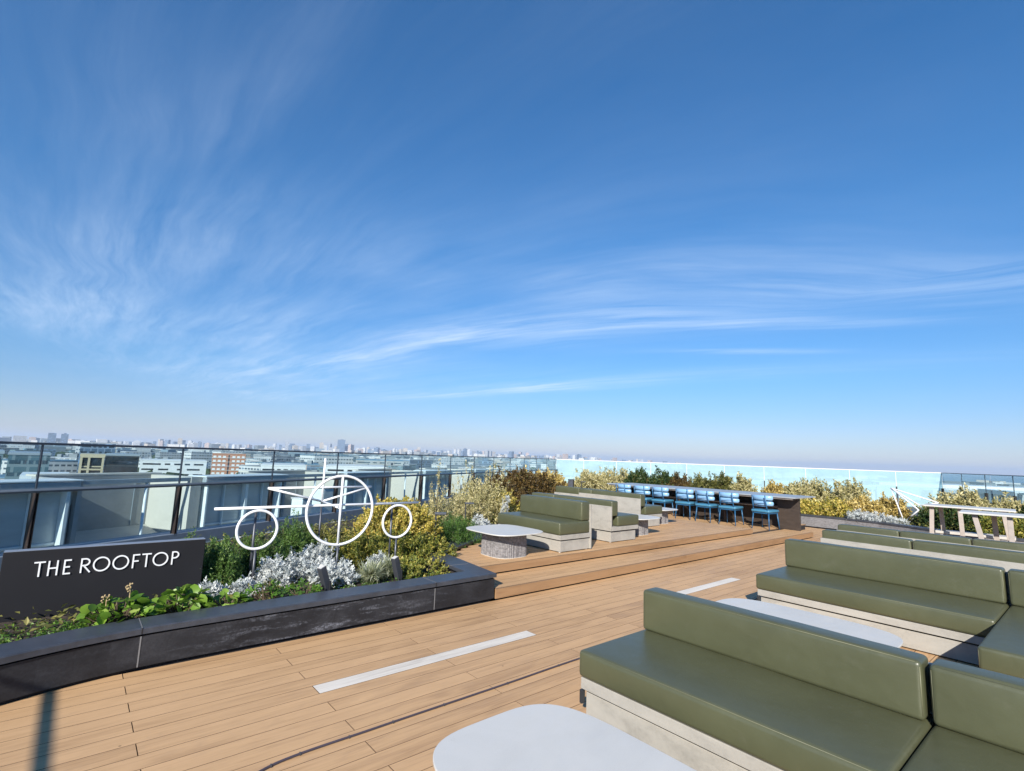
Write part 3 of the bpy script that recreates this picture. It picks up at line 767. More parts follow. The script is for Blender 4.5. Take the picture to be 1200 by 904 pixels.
def sofa_right_facing(name, loc, label, group, L1, seat_t=0.44, panel_t=0.61, back_t=0.70, depth=0.60, splits=()):
    """a cement-board panel at local x=0 (facing -x), back cushion and seat behind it, front edge at x=.85"""
    o = empty(name, loc, 0, label, 'sofa', group)
    D = 0.03 + 0.17 + depth
    bm_ = bmesh.new(); box(bm_, 0.03, D - 0.05, 0.03, L1, 0.012, 0.175); fin('base', bm_, M['concrete'], o, 0.003)
    bm_ = bmesh.new(); box(bm_, 0.04, D - 0.07, 0.05, L1, 0.175, 0.195); fin('shadow_gap', bm_, M['void'], o)
    bm_ = bmesh.new(); box(bm_, 0.033, D, 0.0, L1, 0.195, 0.262); fin('seat_slab', bm_, M['concrete'], o, 0.003)
    bm_ = bmesh.new(); box(bm_, 0.0, 0.03, 0.0, L1, 0.195, panel_t); fin('back_panel', bm_, M['concrete'], o, 0.002)
    for (fx, fy) in ((0.06, 0.06), (D - 0.08, 0.06), (0.06, L1 - .05), (D - .08, L1 - .05)):
        tubeo('foot', [(fx, fy, 0.0), (fx, fy, 0.012)], 0.02, M['whiterail'], o)
    ys = [0.0] + list(splits) + [L1]
    for a, b in zip(ys[:-1], ys[1:]):
        cushion('seat_cushion', o, 0.20, D + 0.03, a + 0.007, b - 0.007, 0.265, seat_t, seam_x=D + 0.03)
        cushion('back_cushion', o, 0.034, 0.205, a + 0.009, b - 0.009, seat_t + 0.003, back_t)
    return o

GN, GU = 'olive leather sofas on the lower deck', 'olive leather sofas on the raised platform'
sofa_left_facing('sofa', (2.65, 0.69, 0), 'olive leather sofa nearest the camera, beside the round-cornered table in the foreground', GN, 1.68, 0.42, 0.705, 0.685, ret=2.6)
sofa_left_facing('sofa', (6.10, 0.755, 0), 'olive leather sofa right behind the nearest one, facing the half-hidden white table', GN, 2.02, 0.42, 0.745, 0.80, ret=2.6, back_th=0.18)
sofa_right_facing('sofa', (8.28, -1.4, 0), 'olive leather sofa row turned away, its pale panel a light strip behind the second sofa', GN, 4.22, 0.46, 0.655, 0.765, splits=(1.6, 3.17))
sofa_right_facing('sofa', (10.15, -0.6, 0), 'farthest low olive leather sofa row, just in front of the tall slanted-leg tables', GN, 3.8, 0.44, 0.60, 0.69, splits=(1.02, 2.05, 2.92))
sofa_left_facing('sofa', (5.66, 5.47, Z2), 'olive leather sofa at the near left of the raised platform, facing the grey table', GU, 1.50, 0.44, 0.735, 0.50, back_th=0.19)
sofa_right_facing('sofa', (7.13, 5.68, Z2), 'olive leather sofa in the middle of the platform, bare panel back turned left', GU, 2.08, 0.44, 0.61, 0.70, depth=0.58, splits=(1.42,))
sofa_right_facing('sofa', (9.28, 6.62, Z2), 'olive leather sofa farthest right on the platform, next to the blue chairs', GU, 1.75, 0.44, 0.61, 0.70, depth=0.62, splits=(1.38,))
sofa_right_facing('sofa', (10.9, 8.9, Z2), 'olive leather sofa at the back of the platform, only its backrest tops in view', GU, 1.9, 0.40, 0.42, 0.60, depth=0.5, splits=(0.95,))

# ------------------------------------------------------------------ low tables
def superellipse(cx, cy, a, b, p, n=72):
    out = []
    for i in range(n):
        t = 2 * PI * i / n; c, s_ = math.cos(t), math.sin(t)
        out.append((cx + a * math.copysign(abs(c) ** (2 / p), c), cy + b * math.copysign(abs(s_) ** (2 / p), s_)))
    return out
def low_table(loc, a, b, ht, label, group='low lounge tables'):
    o = empty('coffee_table', loc, 0, label, 'table', group)
    bm = bmesh.new(); prism(bm, superellipse(0, 0, a, b, 3.8), ht - 0.014, ht)
    fin('tabletop', bm, M['tabletop'], o, 0.003)
    bm = bmesh.new()
    n = 220; A = []; B = []
    for i, (x, y) in enumerate(superellipse(0, 0, a * 0.60, b * 0.60, 3.2, n)):
        k = 1 + (0.012 if i % 4 < 2 else -0.008) + random.uniform(-.003, .003)
        A.append(bm.verts.new((x * k, y * k, 0.006))); B.append(bm.verts.new((x * k * 0.985, y * k * 0.985, ht - 0.016)))
    for i in range(n): bm.faces.new((A[i], A[(i + 1) % n], B[(i + 1) % n], B[i]))
    bm.faces.new(A[::-1]); bm.faces.new(B)
    fin('pedestal', bm, M['pebble'], o)
    bm = bmesh.new(); prism(bm, superellipse(0, 0, a * 0.615, b * 0.615, 3.2), 0.0, 0.006)
    fin('foot_ring', bm, M['edge'], o)
    return o
low_table((1.656, 1.44, 0), 0.441, 0.62, 0.40, 'pale grey round-cornered table in the foreground beside the nearest sofa')
low_table((4.604, 1.794, 0), 0.437, 0.688, 0.40, 'white round-cornered table half hidden behind the nearest sofa backrest')
low_table((4.88, 5.84, Z2), 0.46, 0.50, 0.35, 'pale grey table on a fluted pedestal at the left corner of the raised platform')
low_table((8.50, 6.28, Z2), 0.42, 0.52, 0.33, 'pale grey table in the middle of the platform between two sofas')
low_table((10.50, 7.10, Z2), 0.40, 0.50, 0.33, 'small-looking pale table farthest along the platform, just before the blue chairs')

# ------------------------------------------------------------------ bar counter and blue chairs
bar = empty('bar_counter', (13.9, 8.4, Z1), 0, 'long dark brown counter with a grey top behind the row of blue chairs', 'bar counter')
def bx(nm, x0, x1, y0, y1, z0, z1, mat, bev=0.003):
    return bxo(nm, x0 - 13.9, x1 - 13.9, y0 - 8.4, y1 - 8.4, z0 - Z1, z1 - Z1, mat, bar, bev)
bx('countertop', 13.02, 14.30, 4.93, 10.55, 0.902, 0.932, M['bartop'])
bx('end_panel', 13.42, 13.49, 5.00, 5.50, Z1, 0.898, M['bar'])
bx('front_panel', 13.95, 14.05, 5.503, 10.4, Z1, 0.898, M['bar'])
for yy in (6.85, 8.2, 9.5, 10.35):
    bx('divider', 13.42, 13.947, yy, yy + 0.05, Z1, 0.898, M['bar'])
bx('shelf', 13.60, 13.945, 5.505, 10.34, 0.62, 0.645, M['wood'])
bx('edge_strip', 13.06, 13.09, 5.0, 10.5, 0.868, 0.900, M['wood'])

def make_chair(label):
    o = empty('bar_chair', (0, 0, 0), 0, label, 'chair', 'blue chairs along the counter')
    # faces +x; back at x=-.24
    bm = bmesh.new(); rounded_box(bm, -0.235, 0.235, -0.225, 0.225, 0.405, 0.468, 0.024, 3, 0.012); fin('seat', bm, M['chairpad'], o, smooth=True)
    bm = bmesh.new(); box(bm, -0.215, 0.215, -0.205, 0.205, 0.375, 0.403); fin('seat_frame', bm, M['chair'], o, 0.006)
    for sx, sy in ((-1, -1), (-1, 1), (1, -1), (1, 1)):
        tubeo('leg', [(sx * 0.19, sy * 0.19, 0.39), (sx * 0.235, sy * 0.215, 0.0)], 0.0155, M['chair'], o, 8, r_end=0.011)
    for sy in (-1, 1):
        tubeo('back_post', [(-0.20, sy * 0.175, 0.38), (-0.245, sy * 0.165, 0.60), (-0.285, sy * 0.16, 0.815)], 0.0165, M['chair'], o, 8, r_end=0.013)
    def band(zc, hh, th, R_, xc):
        bm = bmesh.new(); n = 18; rows = []
        for i in range(n + 1):
            t = -1.22 + 2.44 * i / n
            yy = math.sin(t) * R_ * 0.98; xx = xc - math.cos(t) * R_ * 0.62 + 0.05
            k = 1.0 if 0 < i < n else 0.75
            dn = Vector((math.cos(t), math.sin(t) * .8, 0)).normalized()
            pr = []
            for q in range(8):
                a = 2 * PI * q / 8
                cth = math.copysign(abs(math.cos(a)) ** 0.6, math.cos(a)); sth = math.copysign(abs(math.sin(a)) ** 0.6, math.sin(a))
                pr.append(bm.verts.new((xx - dn.x * cth * th / 2 * k, yy + dn.y * cth * th / 2 * k * (1 if True else 0), zc + sth * hh / 2 * k)))
            rows.append(pr)
        for i in range(n):
            for q in range(8): bm.faces.new((rows[i][q], rows[i][(q + 1) % 8], rows[i + 1][(q + 1) % 8], rows[i + 1][q]))
        bm.faces.new(rows[0][::-1]); bm.faces.new(rows[-1])
        return fin('back_band', bm, M['chairback'], o, smooth=True)
    band(0.752, 0.115, 0.042, 0.262, -0.07)
    band(0.618, 0.105, 0.042, 0.262, -0.05)
    for z_ in (0.69, 0.555):
        tubeo('back_rail', [(-0.268, -0.163, z_), (-0.30, 0, z_), (-0.268, 0.163, z_)], 0.008, M['chair'], o, 6)
    return o
def copy_tree(o, parent=None):
    c = o.copy(); COL.objects.link(c); c.parent = parent
    for ch in [x for x in bpy.data.objects if x.parent == o]:
        copy_tree(ch, c)
    return c
chair_pos = [(12.99, 5.62, -0.10), (13.01, 6.49, 0.03), (12.98, 7.12, -0.04), (13.03, 7.76, 0.06), (13.0, 8.50, 0.0), (12.98, 9.12, 0.07), (13.02, 9.80, -0.05)]
chair_lab = ['blue chair at the right end of the counter, nearest its dark end panel', 'second blue chair from the right end of the counter',
             'third blue chair from the right end of the counter', 'middle one of the seven blue chairs along the counter',
             'blue chair fifth from the right end, partly behind the platform sofas and tables', 'blue chair second from the left end of the row, half hidden by the sofas',
             'blue chair at the far left end of the row, only its backrest showing']
ch0 = make_chair(chair_lab[0])
for i, (x, y, a) in enumerate(chair_pos):
    c = ch0 if i == 0 else copy_tree(ch0)
    c.location = (x, y, Z1); c.rotation_euler = (0, 0, a); c['label'] = chair_lab[i]

# ------------------------------------------------------------------ cable across the deck
pts = [(0.30, 1.2), (0.36, 2.2), (0.52, 2.68), (0.72, 2.88), (0.92, 2.975), (1.12, 3.008), (1.5, 3.01), (1.9, 3.012), (2.6, 3.012), (3.4, 3.02), (5.0, 3.0), (7.2, 3.03)]
cv = []
for i in range(len(pts) - 1):
    p0 = Vector(pts[max(i - 1, 0)]); p1 = Vector(pts[i]); p2 = Vector(pts[i + 1]); p3 = Vector(pts[min(i + 2, len(pts) - 1)])
    for k in range(8):
        t = k / 8
        q = 0.5 * ((2 * p1) + (-p0 + p2) * t + (2 * p0 - 5 * p1 + 4 * p2 - p3) * t * t + (-p0 + 3 * p1 - 3 * p2 + p3) * t ** 3)
        cv.append((q.x, q.y, 0.009))
cv.append((*pts[-1], 0.009))
cb = tubeo('power_cable', cv, 0.0062, M['cable'], None, 8)
tag(cb, 'thin dark cable lying along the deck and curving off at the bottom edge', 'cable')
for q in range(4, len(cv), 6):
    bxo('cable_clip', cv[q][0] - .003, cv[q][0] + .003, cv[q][1] - .008, cv[q][1] + .008, 0.001, 0.0165, M['stem'], cb, 0.002)

# ------------------------------------------------------------------ glass railings
def railing(name, label, p0, direc, outw, ts, top_mat, post_mat, glass_mat, thick_to, handrail, ztop=1.60, z0=0.0):
    """ts: distances of the posts along direc from p0"""
    o = empty(name, p0, math.atan2(direc.y, direc.x), label, 'railing')
    sgn = 1 if (Matrix.Rotation(-math.atan2(direc.y, direc.x), 3, 'Z') @ outw).y > 0 else -1
    for i, t in enumerate(ts):
        bm = bmesh.new()
        box(bm, t - 0.024, t - 0.011, -0.07, 0.05, z0, thick_to)
        box(bm, t + 0.011, t + 0.024, -0.07, 0.05, z0, thick_to)
        box(bm, t - 0.010, t + 0.010, -0.02, 0.06, z0, thick_to - 0.02)
        po = fin('post', bm, post_mat, o)
        bm = bmesh.new(); box(bm, t - 0.011, t + 0.011, -0.016, 0.016, thick_to + 0.001, ztop - 0.021)
        fin('stile', bm, top_mat, po)
        if i < len(ts) - 1:
            t2 = ts[i + 1]
            a_, b_ = min(t, t2) + 0.014, max(t, t2) - 0.014
            bm = bmesh.new(); box(bm, a_, b_, -0.005, 0.005, z0 + 0.09, ztop - 0.022)
            fin('glass_panel', bm, glass_mat, o)
    a_, b_ = min(ts), max(ts)
    bm = bmesh.new(); box(bm, a_ - 0.02, b_ + 0.02, -0.022, 0.022, ztop - 0.02, ztop + 0.018); fin('top_rail', bm, top_mat, o, 0.003)
    if handrail:
        tubeo('handrail', [(a_, -sgn * 0.12, handrail), (b_, -sgn * 0.12, handrail)], 0.033, M['rail'], o, 12)
        for t in ts: tubeo('bracket', [(t, -sgn * 0.12, handrail - 0.03), (t, 0, handrail - 0.05)], 0.01, M['rail'], o, 6)
    bm = bmesh.new(); box(bm, a_ - 0.1, b_ + 0.1, -0.13 if sgn < 0 else -0.07, 0.34 if sgn > 0 else 0.07, z0 - 0.2, z0 + 0.05); fin('curb', bm, M['curb'], o, 0.01)
    return o
sA = [36.3 - 2.4 * k for k in range(17, -1, -1)]
railing('glass_railing', 'clear glass railing with dark posts and round grey handrail along the left roof edge', sn(0, 10), dA, nA, sA, M['toprail'], M['bronze'], M['glass'], 0.86, 0.86, z0=-0.16)
nB = [10.0 - 2.3 * k for k in range(11)]
nB = [0.0] + [n for n in (2.05, 4.38, 6.71, 9.04, 11.37, 13.70, 16.03, 18.36, 20.69)] + [22.9]
railing('frosted_railing', 'pale turquoise frosted glass railing with white top rail across the far end of the roof', sn(36.3, 10), -nA, dA, nB, M['whiterail'], M['bronze'], M['frost'], 0.72, None, z0=-0.5)
sC = [2.4 * k for k in range(0, 9)]
railing('glass_railing', 'clear glass railing with dark posts at the far right beyond the tall tables', sn(36.3, -12.9), -dA, -nA, sC, M['toprail'], M['bronze'], M['glass'], 0.72, None, z0=-0.5)

# ------------------------------------------------------------------ roof screens beyond the railings
def screen_bay(loc, rz, Lb, label, group, kind, zt=0.80, zb=-3.2):
    """local x along, local y outwards. kind 'panel' or 'niche'"""
    o = empty('roof_screen_bay' if kind == 'panel' else 'roof_screen_niche', loc, rz, label, 'roof screen', group)
    b = lambda nm, x0, x1, y0, y1, z0, z1, m, bev=0.004, par=o: bxo(nm, x0, x1, y0, y1, z0, z1, m, par, bev)
    if kind == 'panel':
        b('cap_beam', 0.02, Lb - 0.02, -0.25, 0.45, zt - 0.26, zt - 0.04, M['cap'], 0.03)
        b('cap_plate', 0.0, Lb, -0.27, 0.47, zt - 0.037, zt, M['frame_pale'], 0.01)
        b('panel', 0.03, Lb / 2 - 0.05, 0.02, 0.06, zb, zt - 0.263, M['panel_blue'])
        b('panel', Lb / 2 + 0.05, Lb - 0.03, 0.02, 0.06, zb, zt - 0.263, M['panel_blue'])
        b('mullion', Lb / 2 - 0.047, Lb / 2 + 0.047, -0.16, 0.06, zb, zt - 0.263, M['frame_pale'])
        b('mullion', 0.12, 0.17, -0.20, 0.017, zb, zt - 0.263, M['frame_pale'])
        b('mullion', Lb - 0.25, Lb - 0.18, -0.20, 0.017, zb, zt - 0.263, M['frame_pale'])
        for xm in (Lb * .27, Lb * .73): b('mullion', xm - 0.018, xm + 0.018, -0.06, 0.017, zb, zt - 0.263, M['frame_pale'])
        b('transom', 0.18, Lb / 2 - 0.05, -0.02, 0.017, -0.62, -0.57, M['frame_pale'])
        b('transom', Lb / 2 + 0.05, Lb - 0.26, -0.02, 0.017, -0.62, -0.57, M['frame_pale'])
        b('body', 0.05, Lb - 0.05, 0.08, 2.3, zb, zt - 0.55, M['grey_render'])
    else:
        b('rear_wall', 0.0, Lb, 1.55, 1.70, zb, zt - 0.02, M['grey_render'])
        b('side_wall', 0.0, 0.10, -0.1, 1.548, zb, zt - 0.02, M['grey_render'])
        b('side_wall', Lb - 0.32, Lb, -0.1, 1.548, zb, zt - 0.02, M['cream'])  # paler render than the opposite side: sunlight put into the colour
        b('cap_plate', 0.0, Lb, 1.545, 1.95, zt - 0.018, zt + 0.03, M['cream'])
        bm = bmesh.new()
        vs_ = [bm.verts.new(v) for v in ((0.11, 0.1, -1.05), (Lb - 0.33, 0.1, -1.05), (Lb - 0.33, 1.545, -0.62), (0.11, 1.545, -0.62), (0.11, 0.1, zb), (Lb - 0.33, 0.1, zb), (Lb - 0.33, 1.545, zb), (0.11, 1.545, zb))]
        for q in ((0, 1, 2, 3), (7, 6, 5, 4), (0, 4, 5, 1), (1, 5, 6, 2), (2, 6, 7, 3), (3, 7, 4, 0)): bm.faces.new([vs_[k] for k in q])
        fin('sloping_sill', bm, M['cream'], o, 0.01)
        for xm in (0.24, 0.76): b('wall_joint', Lb * xm - 0.01, Lb * xm + 0.01, 1.535, 1.549, -0.9, zt - 0.14, M['cap'])
        tubeo('stay_pipe', [(Lb * 0.52, -0.02, zb), (Lb * 0.52, -0.02, zt - 0.1)], 0.035, M['frame_pale'], o)
        b('top_beam', 0.1, Lb - 0.33, -0.08, 0.02, zt - 0.13, zt - 0.03, M['cap'])
    return o
PD = 13.5; Lb = 3.09
s0 = 7.63 - 4 * Lb
ordw = ['nearest', 'second', 'third', 'fourth', 'fifth', 'sixth', 'seventh', 'eighth', 'ninth', 'tenth', 'eleventh', 'twelfth']
ip = ic = 0
for k in range(13):
    s_ = s0 + k * Lb
    kind = 'panel' if k % 2 == 1 else 'niche'
    if kind == 'panel': lab = 'blue-grey panelled roof screen section beyond the left railing, %s of its kind from the left' % ordw[ip]; ip += 1
    else: lab = 'open recess with pale side wall beyond the left railing, %s recess from the left' % ordw[ic]; ic += 1
    screen_bay(sn(s_, PD), FA, Lb, lab, 'roof screens beyond the railings', kind)
for k in range(12):
    n_ = 13.0 - k * 3.4
    kind = 'panel' if k % 2 == 0 else 'niche'
    lab = '%s screen section behind the frosted railing, number %s from the left corner' % ('blue-grey panelled' if kind == 'panel' else 'pale recessed', ordw[k])
    screen_bay(sn(40.5, n_), FA - PI / 2, 3.35, lab, 'roof screens beyond the far railing', kind, 0.6)
for k in range(6):
    s_ = 40.0 - k * 4.1
    kind = 'panel' if k % 2 == 0 else 'niche'
    lab = '%s screen section beyond the right-hand railing, number %s from the far corner' % ('teal-grey panelled' if kind == 'panel' else 'cream recessed', ordw[k])
    screen_bay(sn(s_, -16.2), FA + PI, 4.0, lab, 'roof screens beyond the right railing', kind, 0.72)
# service gutter between railing and screens, and the building below
bm = bmesh.new()
prism(bm, [tuple(sn(s, n).to_2d()) for s, n in ((-25, 10.36), (36.5, 10.36), (36.5, -12.9), (40.4, -12.9), (40.4, 13.48), (-25, 13.48))], -2.2, -1.9)
tag(fin('service_walkway', bm, M['roofgrey']), kind='structure')
bm = bmesh.new()
prism(bm, [tuple(sn(s, n).to_2d()) for s, n in ((-25, -26), (43.5, -26), (43.5, 16.4), (-25, 16.4))], -26.9, -3.25)
tag(fin('host_building', bm, M['grey_render']), 'grey building block that carries the roof terrace, below the screens', 'building')
# low grey light box above the right screens
wb = empty('rooftop_plant_room', tuple(sn(53.5, -24, -0.6)), FA + PI / 2, 'cream flat rooftop volume beyond the right-hand railing', 'plant room')
bxo('wall', -15, 10, -2.5, 2.5, -2.6, 0.95, M['cream'], wb, 0.02)
bxo('roof', -15.2, 10.2, -2.7, 2.7, 0.953, 1.25, M['whiterail'], wb, 0.02)
# pieces of equipment in the gutter behind the shrubs
for (s_, n_, w, d_, hh, lab) in ((14.3, 12.1, 0.30, 0.25, 1.42, 'white air-conditioning unit behind the left railing, seen through the sculpture'),
                                 (13.2, 12.0, 0.22, 0.22, 1.15, 'small pale vent cowl behind the left railing, left of the white unit')):
    e = empty('service_unit', tuple(sn(s_, n_, -1.9)), FA, lab, 'service unit')
    bxo('housing', -w, w, -d_, d_, 0.0, 1.35 + hh - .5, M['frame_pale'], e, 0.02)
    tubeo('fan_guard', [(0.25 * math.cos(2 * PI * k / 20), -d_ - 0.012, 0.9 + 0.25 * math.sin(2 * PI * k / 20)) for k in range(20)], 0.012, M['cap'], e, 6, True)
    bxo('lid', -w - .02, w + .02, -d_ - .02, d_ + .02, 1.355 + hh - .5, 1.385 + hh - .5, M['whiterail'], e, 0.005)

# ------------------------------------------------------------------ right-hand bed
bedp = [(15.8, 9.8 + 4.5), (15.8, 5.6), (15.86, 4.8), (15.74, 4.0), (15.5, 3.3), (15.15, 2.6), (15.0, 1.9), (15.3, -3.0)]
pl2 = empty('planter', (0, 0, 0), 0, 'grey stone planter wall below the golden shrubs right of the counter', 'planter')
bl = bedp[::-1]
bm = bmesh.new(); sweep(bm, bl, [(0, 0.03), (0, 0.29), (-0.06, 0.29), (-0.06, 0.03)])
M['granite2'] = make_concrete('grey_granite', (0.17, 0.165, 0.17), 0.6, 1.35, 30.0)
fin('wall_panel', bm, M['granite2'], pl2)
bm = bmesh.new(); sweep(bm, bl, [(0.018, 0.293), (0.018, 0.335), (-0.25, 0.335), (-0.25, 0.293)]); fin('coping', bm, M['coping'], pl2)
bm = bmesh.new(); sweep(bm, bl, [(-0.03, -0.02), (-0.03, 0.292), (-0.22, 0.292), (-0.22, -0.02)]); fin('plinth', bm, M['void'], pl2)
bm = bmesh.new()
prism(bm, [(x + 0.2, y) for x, y in bl] + [(19.6, 15.5), (19.9, 6.0), (19.6, -3.0)], -0.42, 0.26)
tag(fin('far_soil_bed', bm, M['soil']), kind='structure')
bo = empty('bollard', (13.5, 12.55, 0.2), FA, 'grey square bollard post at the rear corner of the platform', 'bollard')
bxo('post', -0.09, 0.09, -0.09, 0.09, 0, 0.72, M['stem'], bo, 0.006); bxo('cap', -0.1, 0.1, -0.1, 0.1, 0.722, 0.74, M['darkmetal'], bo, 0.004)

# ------------------------------------------------------------------ garden lights
def post_light(loc, hh, rz, label):
    o = empty('garden_light', loc, rz, label, 'garden light', 'garden lights among the plants')
    bxo('post', -0.012, 0.012, -0.018, 0.018, 0, hh, M['darkmetal'], o, 0.002)
    bxo('lamp_head', -0.018, 0.15, -0.045, 0.045, hh + 0.001, hh + 0.028, M['stem'], o, 0.004)
    bxo('base_plate', -0.05, 0.05, -0.05, 0.05, -0.01, 0.006, M['darkmetal'], o, 0.002)
post_light((4.13, 6.52, 0.215), 0.56, -0.6, 'thin black garden light between the large golden shrub and the spiky green one')
post_light((5.75, 8.05, 0.215), 0.52, -0.6, 'thin black garden light behind the grey platform table')
post_light((14.1, 12.6, 0.215), 0.62, -0.6, 'black angled garden light beside the grey bollard at the far end of the platform')
def spot(loc, tilt, rz, label):
    o = empty('spotlight', loc, rz, label, 'spotlight', 'spotlights aimed at the sculpture')
    Mx = Matrix.Translation((0, 0, 0.04)) @ Matrix.Rotation(tilt, 4, 'Y')
    bxo('housing', -0.033, 0.033, -0.033, 0.033, 0.0, 0.25, M['stem'], o, 0.004, Mx)
    bxo('lens', -0.027, 0.027, -0.027, 0.027, 0.251, 0.255, M['tabletop'], o, 0, Mx)
    bxo('bracket', -0.008, 0.008, -0.045, -0.036, -0.02, 0.13, M['darkmetal'], o, 0.002)
    tubeo('spike', [(0, 0, -0.08), (0, 0, 0.04)], 0.012, M['darkmetal'], o)
spot((2.10, 5.28, 0.215), math.radians(-22), 0.3, 'square black spotlight in front of the silver plants, left one of the pair')
spot((2.93, 5.33, 0.215), math.radians(-20), 0.3, 'square black spotlight among the variegated grass, right one of the pair')

# ------------------------------------------------------------------ tall tables and bench on the right
def tall_table(loc, rz, Lt, Wt, ht, label, legs):
    o = empty('tall_table', loc, rz, label, 'table', 'tall slanted-leg tables')
    bxo('tabletop', -Lt / 2, Lt / 2, -Wt / 2, Wt / 2, ht - 0.028, ht, M['tabletop'], o, 0.005)
    for (xt, yt, xb_, yb_) in legs:
        bm = bmesh.new()
        w, d_ = 0.036, 0.028
        A = [bm.verts.new((xb_ + a, yb_ + b, 0)) for a, b in ((-w, -d_), (w, -d_), (w, d_), (-w, d_))]
        B = [bm.verts.new((xt + a, yt + b, ht - 0.029)) for a, b in ((-w, -d_), (w, -d_), (w, d_), (-w, d_))]
        bm.faces.new(A[::-1]); bm.faces.new(B)
        for i in range(4): bm.faces.new((A[i], A[(i + 1) % 4], B[(i + 1) % 4], B[i]))
        fin('leg', bm, M['wood'], o, 0.004)
    return o
# ------------------------------------------------------------------ see below for placement
tall_table((13.7, 1.95, 0), PI / 2 + 0.10, 1.35, 0.75, 0.98, 'tall grey table farther back by the hedge, with pale slanted legs', [(0.55, 0.25, 0.60, 0.30), (0.45, -0.25, 0.42, -0.32), (0.12, 0.25, 0.10, 0.32), (-0.05, -0.25, -0.22, -0.30), (-0.50, 0.25, -0.60, 0.32)])
tall_table((12.25, 0.80, 0), PI / 2 + 0.10, 2.1, 0.75, 0.98, 'tall grey table at the right edge of the view, nearer of the two', [(0.86, 0.25, 0.70, 0.30), (0.62, -0.25, 0.60, -0.30), (0.42, 0.25, 0.42, 0.30), (0.0, 0.22, -0.16, 0.3), (-0.12, -0.25, -0.34, -0.30), (-0.80, 0.25, -0.9, 0.3), (-0.80, -0.25, -0.9, -0.3)])
be = empty('bench', (14.1, 1.95, 0), PI / 2 + 0.08, 'low pale bench under the farther tall table', 'bench')
bxo('seat', -0.6, 0.6, -0.2, 0.2, 0.39, 0.44, M['edge'], be, 0.006)
for s_ in (-0.5, 0.5): bxo('leg', s_ - 0.03, s_ + 0.03, -0.18, 0.18, 0, 0.388, M['wood'], be, 0.004)

# glider of white rods in the right bed
gl = empty('glider_sculpture', (17.3, 3.6, 0.26), 0, 'white rod sculpture shaped like a paper plane rising from the right-hand bed', 'sculpture')
def gp(x, y, z): return (x - 17.3, y - 3.6, z - 0.26)
G = {'A': (17.53, 4.11, 1.16), 'B': (17.4, 3.83, 0.27), 'C': (17.0, 3.41, 0.64), 'D': (17.63, 3.51, 0.73), 'E': (17.73, 3.12, 0.83), 'F': (17.3, 4.0, 1.10)}
for a, b, nm in (('A', 'B', 'nose_rod'), ('B', 'C', 'keel_rod'), ('A', 'C', 'keel_rod'), ('A', 'D', 'wing_rod'), ('A', 'E', 'wing_rod'), ('D', 'E', 'wing_rod')):
    tubeo(nm, [gp(*G[a]), gp(*G[b])], 0.016, M['white'], gl)
tubeo('stem', [gp(17.6, 3.98, 0.2), gp(17.6, 3.98, 1.08)], 0.02, M['stem'], gl)
tubeo('stem', [gp(17.68, 3.3, 0.2), gp(17.68, 3.3, 0.80)], 0.018, M['stem'], gl)

# overhead rail behind the camera: only its shadow is in the picture
ob = empty('overhead_rail', (-2.61, 0.9, 0), 0, 'slim overhead rail whose shadow crosses the deck at lower left', 'rail')
bxo('beam', -0.016, 0.016, -2.2, 2.25, 1.78, 1.82, M['darkmetal'], ob, 0.004)
for yy in (-2.1, 2.2): bxo('post', -0.03, 0.03, yy - 0.03, yy + 0.03, -0.02, 1.778, M['darkmetal'], ob, 0.004)

# ------------------------------------------------------------------ plants
def frames(D, roll):
    """rotation matrices with local y along D"""
    n = len(D)
    D = D / np.maximum(1e-6, np.linalg.norm(D, axis=1))[:, None]
    a = rng.normal(size=(n, 3)); X = np.cross(D, a); X /= np.maximum(1e-6, np.linalg.norm(X, axis=1))[:, None]
    if roll is not None:   # bias leaf blades to face up
        U = np.tile(np.array([[0, 0, 1.0]]), (n, 1)) + rng.normal(scale=roll, size=(n, 3))
        X = np.cross(D, U); X /= np.maximum(1e-6, np.linalg.norm(X, axis=1))[:, None]
    Z = np.cross(X, D)
    return np.stack([X, D, Z], axis=2)
T_LEAF = (np.array([[0, 0, 0], [-0.5, 0.45, 0.08], [0, 1, -0.10], [0.5, 0.45, 0.08]]), np.array([[0, 1, 2, 3]]))
T_LOBE = (np.array([[0, 0, 0], [-.18, .35, .03], [0, .55, 0], [.18, .35, .03],
                    [-.05, .25, 0], [-.45, .40, .05], [-.55, .62, .02], [-.25, .48, 0],
                    [.05, .25, 0], [.25, .48, 0], [.55, .62, .02], [.45, .40, .05],
                    [0, .45, 0], [-.22, .75, .04], [0, 1.0, -.04], [.22, .75, .04]]), np.array([[0, 1, 2, 3], [4, 5, 6, 7], [8, 9, 10, 11], [12, 13, 14, 15]]))
ang = np.radians([270, 315, 0, 45, 90, 135, 180, 225])
_ro = np.array([0.78, 1.03, 1.0, 0.97, 1.02, 0.97, 1.0, 1.03])
T_ROUND = (np.vstack([[[0, .42, -0.10]], np.stack([np.cos(ang) * .5 * _ro, .5 + np.sin(ang) * .5 * _ro, np.array([.02, .05, .06, .04, -.02, .04, .06, .05])], 1)]),
           np.array([[0, 1, 2, 3], [0, 3, 4, 5], [0, 5, 6, 7], [0, 7, 8, 1]]))
def instance(T, pos, Rm, size, width):
    V, F = T
    n = len(pos)
    S_ = np.stack([size * width, size, size], 1)
    P = V[None] * S_[:, None, :]
    W = np.einsum('nij,nkj->nki', Rm, P) + pos[:, None, :]
    FF = F[None] + (np.arange(n) * len(V))[:, None, None]
    return W.reshape(-1, 3), FF.reshape(-1, 4), len(F)

